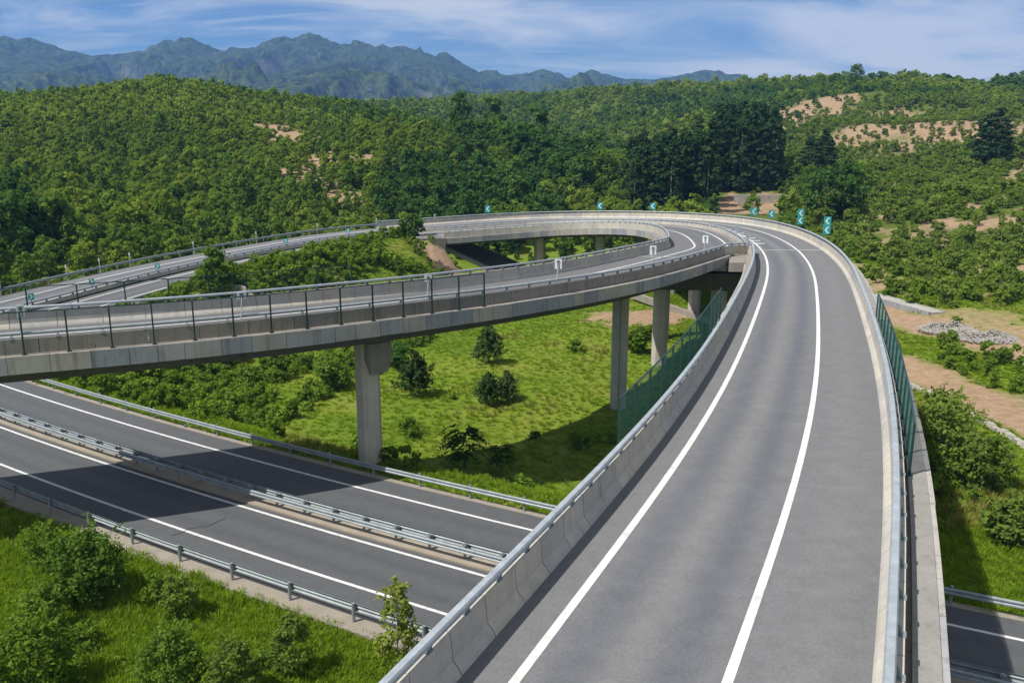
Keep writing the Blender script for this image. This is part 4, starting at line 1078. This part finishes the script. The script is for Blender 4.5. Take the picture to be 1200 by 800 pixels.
wood('hillside_tree', 'leafy tree in the dense wood covering the hill behind the embankment road', 'tree', 'trees in the wood behind the embankment road', 'hillside_wood', 'dense green wood covering the left hill', P, sc, g.uniform(0, 6.28, n_), var, ('hill', 'wood'), 300, 2.2, 5.5)
# --- orchard bushes in rows on the right hill
x, y = jgrid(28, 350, 84, 400, 3.5, 2, .36)
d, i = side_of_ramp(x, y); s_x = soil(x, y); z = ground_z(x, y); P = np.stack([x, y, z - .1], 1); u, v, _ = project(P)
keep = (d < -7) & (z > .9) & (u > 905 + (v - 100) * .25) & in_view(P, 250) & (g.random(len(x)) > np.clip(s_x * .75, 0.12, .4)) & (y > 100 - (x - 40) * .4)
P, s_k = P[keep], s_x[keep]; n_ = len(P); sc = rand_sc(n_, .38, .95, g) * np.where(s_k > .5, .72, 1)[:, None]
wood('orchard_tree', 'low spreading orchard tree on the terraced right hillside', 'tree', 'orchard trees on the right hillside', 'orchard_scrub', 'orchard and scrub covering the right hillside', P, sc, g.uniform(0, 6.28, n_), g.integers(0, 4, n_), ('orchard',), 300, 2.0, 3.2)
# scrub filling the gaps on both hills
x, y = jgrid(-200, 260, 84, 300, 2.4, 3)
d, i = side_of_ramp(x, y); s_x = soil(x, y); z = ground_z(x, y); P = np.stack([x, y, z - .08], 1)
u, v, _ = project(P)
keep = (d < -5.5) & (z > .4) & in_view(P) & ~((u > 838) & (u < 915) & (v > 232)) & (g.random(len(x)) > np.clip(s_x * 1.1, 0, .97)) & (fbm(x / 7, y / 7, 2, 8) > .34)
P = P[keep]; n_ = len(P)
scatter('undergrowth', 'low scrub between the trees on the hillsides', P, g.uniform(0, 6.28, n_), rand_sc(n_, .6, 1.3, g), g.integers(0, 4, n_), PJ['shrub'])
# --- far hills
x, y = jgrid(-470, 660, 262, 420, 3.7, 4); x2, y2 = jgrid(-800, 1000, 420, 1000, 6.2, 5); x3, y3 = jgrid(-1000, 1100, 1000, 2000, 16.0, 6)
x = np.concatenate([x, x2, x3]); y = np.concatenate([y, y2, y3])
z = ground_z(x, y); P = np.stack([x, y, z - .3], 1); s_x = soil(x, y); u, v, _ = project(P)
keep = in_view(P, 200) & (g.random(len(x)) > np.clip(s_x * .9, 0, .86)) & (fbm(x / 16, y / 16, 2, 41) > .17) & ((x < 30) | (y > 330) | (u < 905 + (v - 100) * .25))
P, u = P[keep], u[keep]; n_ = len(P)
sc = rand_sc(n_, .55, 1.15, g) * np.where(P[:, 1] > 1000, 2.3, np.where(P[:, 1] > 420, .98, .62))[:, None]
sc[:, 2] *= np.where(u > 900, .75, 1)
fv = fbm(P[:, 0] / 45, P[:, 1] / 45, 3, 61) + g.uniform(-.13, .13, n_)
fvar = np.where(fv > .46, 1, np.where(fv < .30, 2, 0))
scatter('far_wood', 'wooded far hills and ridges', P, g.uniform(0, 6.28, n_), sc, fvar, PJ['far'])
# --- poplars
k = 0
pop = []
for r in range(4):
    for c_ in range(14):
        px = 738 + c_ * 12.2 + g.uniform(-4, 4); Y = 192 + r * 11 + g.uniform(-3, 3)
        if px > 905: continue
        if px > 832: Y += 32
        d0 = ray(px, 300); X = d0[0] / d0[1] * Y
        pop.append((X, Y, 0.62 + 0.36 * min(1, (px - 720) / 130) + g.uniform(-.06, .06) + .03 * r))
for px, Y, s_ in ((950, 225, .62), (963, 232, .55), (940, 236, .6), (955, 250, .62), (1145, 235, .72), (1153, 240, .76), (1134, 236, .68), (1161, 232, .58)):
    d0 = ray(px, 300); pop.append((d0[0] / d0[1] * Y, Y, s_))
for j, (X, Y, s_) in enumerate(pop):
    tm, cm = PR['poplar'][j % 4]; wide = 1.25 if j < len(pop) - 8 else 1.9
    lab = 'tall dark poplar in the grove behind the far curve' if j < len(pop) - 8 else ('tall dark poplar clump standing on the hill right of the grove' if j < len(pop) - 4 else 'tall dark poplar beside the bare orchard soil at upper right')
    plant('poplar_tree', lab, 'tree', (X, Y, gz(X, Y) - .2), j * 1.3, (s_ * wide, s_ * wide, s_), tm, cm, ('poplars in the grove', 'poplars right of the grove', 'poplars at upper right')[0 if j < len(pop) - 8 else (1 if j < len(pop) - 4 else 2)])
# big round trees right of the sandy ground
big_c = [crown_mesh('crown', 300 + k, M[('hill_leaf', 'wood_leaf', 'lime_leaf')[k]], 11, 4.2, 1.0, 46, 42, 0.55) for k in range(3)]
big_t = trunk_mesh('trunk', 61, M['bark'], 11, .28, 6)
for px, Y, s_, k, lab in ((958, 168, .92, 1, 'large dark round tree above the two-panel chevron signs'), (985, 172, 1.0, 1, 'largest round tree right of the two-panel chevron signs'), (942, 205, .75, 0, 'paler round tree left of the dark tree above the chevron signs'),
                          (1003, 190, .8, 0, 'round green tree behind the largest tree near the chevrons'), (985, 470, 1.05, 0, 'lone rounded tree standing on the right skyline'), (680, 205, .95, 1, 'dark round tree left of the poplar grove'), (705, 215, .95, 0, 'green round tree touching the poplar grove'), (640, 196, .6, 2, 'bright yellow-green round tree behind the far barrier')):
    d0 = ray(px, 300); X = d0[0] / d0[1] * Y
    plant('round_tree', lab, 'tree', (X, Y, gz(X, Y) - .2), px, s_, big_t, big_c[k])
# --- embankment and roadside shrubs
x, y = jgrid(-62, 12, 60, 150, 1.05, 7)
d, i = side_of_ramp(x, y); z = ground_z(x, y); P = np.stack([x, y, z - .05], 1); u, v, _ = project(P); dk = d - J_IN
keep = (dk > 1.7) & (dk < 26) & (_as[i] > S_ABUT - 2) & in_view(P) & (np.abs(hwy_v(x, y) - .6) > 8.4) & (soil(x, y) < .5) & ((fbm(x / 4, y / 4, 2, 18) > .33) | (dk < 6)) & (u > 55)
P, dk, uk = P[keep], dk[keep], u[keep]; n_ = len(P); sc = rand_sc(n_, .45, 1.1, g) * np.where(dk < 8, np.interp(uk, [55, 110, 200, 320], [.7, 1.15, 1.1, .85]), np.where(dk < 12, 1.05, .85))[:, None]
scatter('embankment_shrubs', 'leafy scrub covering the embankment slope below the far road', P, g.uniform(0, 6.28, n_), sc, g.integers(0, 4, n_), PJ['shrub'])
x, y = jgrid(-60, 70, 20, 120, 1.5, 8)
v_h = hwy_v(x, y); z = ground_z(x, y); P = np.stack([x, y, z - .05], 1); u, v, _ = project(P)
belt = ((v_h > 8.6) & (v_h < 15) & (u < 700)) | ((v_h >= 15) & (v_h < 55) & (u < 760) & (y < 105) & (fbm(x / 5, y / 5, 2, 93) > .5)) | ((v_h > 8.4) & (v_h < 22) & (x > 17) & (u > 1000)) | ((u > 1000) & (v > 400) & (v < 470) & (y > 55)) | ((v_h < -9) & (u < 520))
mid_ = (v_h >= 15) & (u < 760)
dens = np.where(u > 1000, .55, np.where(mid_, .22, np.where(v_h < -9, .10, np.where(u < 330, .5, .3))))
d, i = side_of_ramp(x, y)
keep = belt & ~((d > -3) & (d < J_IN + 2) & (_as[i] > S_ABUT - 2)) & in_view(P) & (soil(x, y) < .3) & (g.random(len(x)) < dens * np.clip((fbm(x / 6, y / 6, 2, 28) - .2) * 2.6, 0, 1.3))
P, mid_ = P[keep], mid_[keep]; n_ = len(P)
scatter('verge_shrubs', 'leafy weeds and low scrub along the highway verges', P, g.uniform(0, 6.28, n_), rand_sc(n_, .4, 1.0, g) * np.where(mid_, .55, 1)[:, None], g.integers(0, 4, n_), PJ['shrub'])
# --- grass
def tuft(seed, n_b, h, m):
    g = np.random.default_rng(seed); V, F, tn = [], [], []
    for k in range(n_b):
        a, r = g.uniform(0, 6.28), g.uniform(0, .22); L_ = h * g.uniform(.5, 1.1); w = g.uniform(.012, .024); bend = L_ * g.uniform(.15, .6); b0_ = np.array([math.cos(a) * r, math.sin(a) * r, 0]); dr = np.array([math.cos(a + g.uniform(-.6, .6)), math.sin(a), 0]); sd = np.array([-dr[1], dr[0], 0]) * w
        p1_ = b0_ + dr * bend * .3 + np.array([0, 0, L_ * .6]); p2_ = b0_ + dr * bend + np.array([0, 0, L_ * .93]); o = len(V)
        V += [b0_ - sd, b0_ + sd, p1_ + sd, p1_ - sd, p2_]; F += [(o, o + 1, o + 2, o + 3), (o + 3, o + 2, o + 4)]; q = g.random(); tn += [q, q]
    return bpy.data.objects.new('tuft', mesh('tuft', V, F, m, tone=tn))
TF = [tuft(400 + k, 30, .26 + .06 * (k % 3), M['grass_blade']) for k in range(4)] + [tuft(420, 22, .6, M['dry_blade'])]
x1, y1 = jgrid(-60, 66, 42, 140, .42, 9); x2, y2 = jgrid(-36, 4, 16, 42, .23, 10); x4, y4 = jgrid(15, 36, 24, 42, .3, 11)
x = np.concatenate([x1, x2, x4]); y = np.concatenate([y1, y2, y4]); v_h = hwy_v(x, y)
pre = ((v_h > 7.1) | (v_h < -6.3)) & in_view(np.stack([x, y, 0 * x], 1), 120, 40)
x, y = x[pre], y[pre]; z = ground_z(x, y); P = np.stack([x, y, z - .02], 1)
d, i = side_of_ramp(x, y)
mead = (v_h[pre] > 14) & (y > 50) & (x < 20)
keep = (soil(x, y) < .35) & ~(mead & (g.random(len(x)) < .5)) & ~((d > -2) & (d < J_IN + 2) & (_as[i] > S_ABUT)) & (z < 7.5)
P = P[keep]; n_ = len(P); hh = .55 + 1.0 * fbm(P[:, 0] / 5, P[:, 1] / 5, 3, 44); sc = rand_sc(n_, .7, 1.3, g); sc[:, 2] *= hh * np.where((P[:, 1] > 50) & (hwy_v(P[:, 0], P[:, 1]) > 14), .62, 1)
dry = fbm(P[:, 0] / 9, P[:, 1] / 9, 3, 55) > .60
var = np.where(dry & (g.random(n_) < .5), 4, g.integers(0, 4, n_))
scatter('meadow_grass', 'long bright grass of the meadow and verges', P, g.uniform(0, 6.28, n_), sc, var, TF)
# --- pines and bushes in the meadow
def pine_mesh(seed, H_, R_):
    g = np.random.default_rng(seed); P, N = [], []
    nl = 9
    for k in range(nl):
        t = k / (nl - 1); zz = H_ * (.2 + .78 * t); rr = R_ * (1 - t) ** .6 * g.uniform(.8, 1.1) + .12
        for j in range(7 if k < 6 else 5):
            a = j * 6.28 / 7 + k * 1.1 + g.uniform(-.25, .25); L_ = rr * g.uniform(.7, 1.1)
            for q in np.linspace(.3, 1, 5):
                c_ = np.array([math.cos(a) * L_ * q, math.sin(a) * L_ * q, zz + .18 * L_ * q * q])
                for _ in range(6):
                    P.append(c_ + g.normal(size=3) * .13 * (1.2 - .4 * q)); N.append(g.normal(size=3) + np.array([0, 0, .3]))
    P = np.array(P); V, F = leaf_quads(P, unit(np.array(N)), .2 * g.uniform(.6, 1.3, len(P)), g, 2.6)
    return mesh('crown', V, F, M['pine_leaf'], tone=g.random(len(P)))
def sumac_mesh(seed, H_, R_, m, fronds=46):
    g = np.random.default_rng(seed); P, N, S_ = [], [], []
    for k in range(fronds):
        t = g.random(); a = g.uniform(0, 6.28); r0 = R_ * .35 * g.random(); b0_ = np.array([math.cos(a) * r0, math.sin(a) * r0, H_ * (.3 + .68 * t)])
        L_ = R_ * g.uniform(.55, .95)
        for q in np.linspace(.15, 1, 9):
            c_ = b0_ + np.array([math.cos(a) * L_ * q, math.sin(a) * L_ * q, .25 * L_ * q - .75 * L_ * q * q])
            for sd in (-1, 1):
                e_ = np.array([-math.sin(a), math.cos(a), -.45]) * sd * .15
                P.append(c_ + e_); N.append(np.array([-.3 * math.sin(a) * -sd, .3 * math.cos(a) * -sd, 1]) + .3 * g.normal(size=3)); S_.append(.24 * (1.15 - .6 * q))
    P = np.array(P); V, F = leaf_quads(P, unit(np.array(N)), np.array(S_), g, 1.7)
    return mesh('crown', V, F, m, tone=g.random(len(P)))
pines = [pine_mesh(500 + k, 4.0, 2.0) for k in range(3)]; pine_t = trunk_mesh('trunk', 70, M['bark'], 4.0, .08, 0)
for px, py, s_, k, lab in ((487, 464, .98, 0, 'young pine right of the hammerhead pier, nearest the bridge'), (573, 426, .95, 1, 'dark bushy pine close under the curved bridge'), (573, 477, .72, 2, 'slim young pine left of a pair in the meadow'), (594, 470, .66, 0, 'slim young pine right of a pair in the meadow')):
    p = hit(px, py); plant('pine_tree', lab, 'tree', p, px, s_, pine_t, pines[k])
su_t = trunk_mesh('trunk', 71, M['bark'], 3.0, .06, 4, .4)
for px, py, s_, lab in ((545, 551, 1.02, 'dark drooping-leaved tree just behind the far highway guardrail'), (588, 553, .62, 'smaller dark drooping-leaved tree right of its taller neighbour')):
    p = hit(px, py); plant('drooping_tree', lab, 'tree', p, px, s_, su_t, sumac_mesh(px, 3.1, 1.75, M['sumac_leaf']))
def bush(name, label, px, py, H_, R_, m, ncl, per, leaf, seed, shape='round', tr=True, clr=.36, z0=.12, group=None):
    p = hit(px, py); cm = crown_mesh('crown', seed, M[m], H_, R_, z0 * H_, ncl, per, leaf, shape, clr=clr * (.72 if 'foreground' in name else .9), shoots=int(ncl * (1.6 if 'foreground' in name else .8))); tm = trunk_mesh('trunk', seed, M['bark'], H_, .02 + .014 * H_, 6, .5, .06, .15)
    return plant(name, label, 'shrub' if 'shrub' in name or 'bush' in name else 'tree', p, seed, 1.0, tm, cm, group)
bush('bush', 'wide dark rounded bush left of the hammerhead pier', 388, 458, 2.7, 1.75, 'hill_leaf', 34, 44, .22, 601)
bush('small_tree', 'small round-headed tree standing alone left of the dark bush', 331, 446, 2.3, .75, 'hill_leaf', 16, 36, .18, 602, z0=.45)
bush('bush', 'loose grey-green bush under the bridge at meadow left', 290, 452, 1.7, 1.1, 'hill_leaf', 18, 36, .2, 603)
bush('bush', 'grey-green bush leaning over the verge grass below the meadow', 273, 480, 1.6, .8, 'hill_leaf', 14, 36, .16, 604)
bush('bush', 'small round bush in the meadow left of the slim bridge pier', 681, 530, 1.1, .75, 'hill_leaf', 12, 36, .14, 605)
bush('bush', 'tiny dark bush in the open meadow centre', 627, 516, .6, .5, 'wood_leaf', 8, 30, .12, 606)
bush('bush', 'dark bush against the hammerhead pier\'s right side', 470, 432, 2.0, 1.6, 'wood_leaf', 22, 40, .22, 607)
bush('bush', 'bush at the foot of the meadow just behind the farther guardrail', 480, 512, 1.1, 1.2, 'shrub_leaf', 16, 40, .16, 608)
bush('bush', 'low bush in the meadow beneath the curved bridge', 675, 412, 1.2, 1.0, 'shrub_leaf', 14, 36, .2, 609)
bush('bush', 'leafy bush growing at the foot of the paired columns', 748, 415, 2.6, 1.5, 'shrub_leaf', 22, 40, .24, 610)
bush('bush', 'bush beside the sandy ground under the bridges', 765, 400, 1.8, 1.3, 'shrub_leaf', 18, 36, .24, 611)
bush('small_tree', 'upright grey-green shrubby tree on the mound in front of the embankment', 254, 345, 4.2, 1.7, 'hill_leaf', 28, 44, .28, 612)
bush('bush', 'dark bush crowning the end of the embankment mound', 483, 283, 3.2, 1.9, 'wood_leaf', 26, 40, .3, 613)
bush('small_tree', 'small tree on the sandy ground beyond the outer barrier', 881, 252, 4.0, 2.0, 'hill_leaf', 20, 36, .36, 614)
# nearer plants below the highway
bush('foreground_shrub', 'broad leafy shrub at the near guardrail, largest of the foreground shrubs', 104, 706, 3.0, 1.85, 'hill_leaf', 90, 80, .11, 620, clr=.3)
bush('foreground_shrub', 'light green shrub in the bottom left corner', 40, 826, 2.6, 1.75, 'shrub_leaf', 80, 70, .105, 621, clr=.3)
bush('foreground_shrub', 'dark shrub left of the bottom left gap in the grass', 50, 750, 2.1, 1.0, 'hill_leaf', 44, 64, .09, 622, clr=.34)
bush('foreground_shrub', 'grey-green bushy shrub in the foreground grass, right of the largest one', 213, 728, 1.8, .85, 'orchard_leaf', 40, 70, .075, 623, clr=.34)
bush('foreground_shrub', 'dark wide shrub at the bottom edge left of centre', 200, 818, 2.4, 1.25, 'hill_leaf', 66, 74, .085, 624, clr=.32)
bush('foreground_shrub', 'dark shrub at the bottom edge, right of the wide one', 276, 824, 2.2, 1.1, 'orchard_leaf', 56, 70, .085, 625, clr=.32)
bush('foreground_shrub', 'narrow upright shrub near the guardrail, right of the dark shrubs', 344, 800, 2.5, .72, 'orchard_leaf', 44, 66, .08, 626, 'column', clr=.5)
bush('foreground_shrub', 'small pale shrub between the largest and the bushy shrub', 182, 716, 1.4, .62, 'shrub_leaf', 26, 56, .08, 627)
bush('foreground_shrub', 'leafy shrub overlapping the guardrail left of the largest foreground shrub', 52, 660, 1.7, 1.15, 'shrub_leaf', 44, 60, .09, 628, clr=.3)
bush('foreground_shrub', 'low lime-green shrub between the two dark bottom-edge shrubs', 238, 815, 1.3, .8, 'shrub_leaf', 30, 56, .08, 629, clr=.34)
p = hit(467, 792)
sap = crown_mesh('crown', 630, M['bright_leaf'], 2.75, .66, .55, 30, 36, .095, clr=.34, shoots=26)
plant('sapling', 'thin pale-leaved sapling in front of the highway by the ramp barrier', 'tree', p, 1.0, 1.3, trunk_mesh('trunk', 81, M['grey_bark'], 2.6, .028, 6, .25, .02), sap)
# --- right side: big shrubs beside the ramp
for j, (px, py, H_, R_, lab) in enumerate(((1095, 560, 4.2, 2.3, 'tall dark shrub tight against the ramp\'s right fence'), (1150, 575, 3.0, 2.0, 'rounded shrub right of the tall one beside the ramp'), (1105, 520, 3.4, 2.2, 'leafy shrub above the stone edging near the ramp'), (1185, 640, 2.0, 1.5, 'low shrub at the right edge above the highway guardrail'))):
    bush('verge_shrub', lab, px, py, H_, R_, 'orchard_leaf', 44, 50, .2, 640 + j, clr=.33)

# ------------------------------------------------------------------ small built things on the ground
# gravel heaps
for j, (px, py, r, lab) in enumerate(((1112, 387, 2.5, 'grey gravel heap beside the dirt track, the left of two'), (1158, 398, 2.6, 'grey gravel heap beside the dirt track, the right of two'))):
    p = hit(px, py); g = np.random.default_rng(700 + j); t = thing('gravel_heap', lab, 'gravel')
    V, F = [], []
    for k in range(1500):
        q = math.sqrt(g.random()); a = g.uniform(0, 6.28); xx, yy = math.cos(a) * q * r * 1.25, math.sin(a) * q * r * .9; zz = .62 * (1 - q) ** .8 * (1 + .3 * math.sin(3 * a + j)) * (1 + .4 * math.sin(5 * q + 2 * a)); s_ = g.uniform(.04, .12)
        o = len(V); R3 = unit(g.normal(size=(6, 3))) * s_ * g.uniform(.7, 1.2, (6, 1)); b6 = np.array([(1, 0, 0), (-1, 0, 0), (0, 1, 0), (0, -1, 0), (0, 0, 1), (0, 0, -1)]) * s_ + R3 * .35
        V += [tuple(w_ + np.array([p[0] + xx, p[1] + yy, gz(p[0], p[1]) + zz])) for w_ in b6]
        F += [tuple(o + e_ for e_ in f_) for f_ in ((0, 2, 4), (2, 1, 4), (1, 3, 4), (3, 0, 4), (2, 0, 5), (1, 2, 5), (3, 1, 5), (0, 3, 5))]
    so_ = new_obj('loose_stones', mesh('loose_stones', V, F, M['stone']), t); so_['kind'] = 'stuff'
# stone edging along the lower track
t = thing('stone_edging', 'rough stone edging along the lower dirt track on the right', 'stone wall')
E0 = [hit(*p) for p in ((1062, 452), (1100, 470), (1140, 490), (1180, 512), (1230, 540))]
g = np.random.default_rng(3); sb_ = []
for k in range(3):
    s_ = MB(); s_.box((0, 0, 0), (.62, .42, .42), 0, .86); me_ = s_.me('stone', M['stone'])
    co = np.empty(len(me_.vertices) * 3, np.float32); me_.vertices.foreach_get('co', co); me_.vertices.foreach_set('co', co + g.normal(size=co.shape).astype(np.float32) * .035); sb_.append(me_)
for a_, b_ in zip(E0[:-1], E0[1:]):
    nn = int(np.linalg.norm(b_ - a_) / .55)
    for k in range(nn):
        q = a_ + (b_ - a_) * k / nn; o = new_obj('stone', sb_[k % 3], t, (q[0] + g.uniform(-.08, .08), q[1] + g.uniform(-.08, .08), gz(q[0], q[1]) + .12)); o.rotation_euler = (g.uniform(-.1, .1), g.uniform(-.1, .1), math.atan2(b_[1] - a_[1], b_[0] - a_[0]) + g.uniform(-.2, .2)); o.scale = (g.uniform(.8, 1.2),) * 3
# long concrete channel at the foot of the right hill
e0, e1 = hit(1020, 350), hit(1098, 368)
L_ = np.linalg.norm((e1 - e0)[:2]); t = thing('drainage_channel', 'long pale concrete channel at the foot of the right hillside', 'channel', ((e0[0] + e1[0]) / 2, (e0[1] + e1[1]) / 2, gz((e0[0] + e1[0]) / 2, (e0[1] + e1[1]) / 2)), math.atan2(e1[1] - e0[1], e1[0] - e0[0]))
for sd in (-1, 1):
    c = MB(); c.box((0, sd * .95, .15), (L_, .22, .7)); c.build('channel_wall', M['panel'], t)
c = MB(); c.box((0, 0, .28), (L_ - .05, 1.66, .3)); c.build('channel_floor', M['panel'], t)
# culvert mouth behind the loop bridge
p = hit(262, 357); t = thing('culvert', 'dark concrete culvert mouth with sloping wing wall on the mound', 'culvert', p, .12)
c = MB(); c.box((0, .9, .75), (3.6, .35, 1.9)); c.build('headwall', M['concrete_old'], t)
for sd in (-1, 1):
    c = MB(); c.add([(sd * 1.8, .7, -.2), (sd * 3.6, -.9, -.2), (sd * 3.6, -.9, .25), (sd * 1.8, .7, 1.65), (sd * 1.8 + .3, .8, -.2), (sd * 3.6 + .3, -.8, -.2), (sd * 3.6 + .3, -.8, .25), (sd * 1.8 + .3, .8, 1.65)],
                    [(0, 1, 2, 3), (7, 6, 5, 4), (0, 4, 5, 1), (1, 5, 6, 2), (2, 6, 7, 3), (3, 7, 4, 0)]); c.build('wing_wall', M['concrete_old'], t)
c = MB(); c.box((0, .68, .45), (1.9, .12, 1.2)); c.build('mouth_shade_panel', M['dark_rubber'], t)  # solid dark panel on the headwall, painted as the shade inside the mouth
# ruined low stone building on the sandy ground
p = hit(893, 241); t = thing('stone_ruin', 'low roofless stone building on the sandy ground behind the far barrier', 'ruin', (p[0], p[1] + 2, gz(p[0], p[1] + 2)), .05)
for xx in (-5.2, -2.6, 0, 2.6, 5.2):
    c = MB(); c.box((xx, 0, .9), (.9, .5, 2.2)); c.build('pillar', M['stone'], t)
c = MB(); c.box((0, .02, 2.15), (11.6, .56, .34)); c.build('lintel', M['stone'], t)
c = MB(); c.box((0, 2.4, .9), (11.3, .4, 2.4)); c.build('rear_wall', M['stone'], t)
c = MB(); c.box((8.6, -1.0, .4), (5.5, .5, 1.5)); c.build('side_wall', M['stone'], t)
# kerb of the old track under the bridges
e0, e1 = hit(742, 352), hit(868, 392)
mid = (e0 + e1) / 2; t = thing('old_kerb', 'grey concrete kerb line under the bridges behind the columns', 'kerb', (mid[0], mid[1], gz(mid[0], mid[1])), math.atan2(e1[1] - e0[1], e1[0] - e0[0]))
L_ = np.linalg.norm((e1 - e0)[:2]); c = MB(); c.box((0, 0, .2), (L_, .7, .9)); c.build('kerb_stone', M['concrete_old'], t)

# ------------------------------------------------------------------ the air
hz = MB(); hz.box((0, 2350, 310), (9400, 5900, 860))
m = bpy.data.materials.new('haze'); m.use_nodes = True
n, l = m.node_tree.nodes, m.node_tree.links; n.clear()
out = n.new('ShaderNodeOutputMaterial'); pvn = n.new('ShaderNodeVolumePrincipled')
pvn.inputs['Color'].default_value = (0.22, 0.46, 1.0, 1); pvn.inputs['Density'].default_value = 0.00014; pvn.inputs['Anisotropy'].default_value = 0.0
l.new(pvn.outputs[0], out.inputs['Volume'])
haze = hz.build('haze', m); haze['kind'] = 'stuff'; haze['label'] = 'thin bluish summer haze'
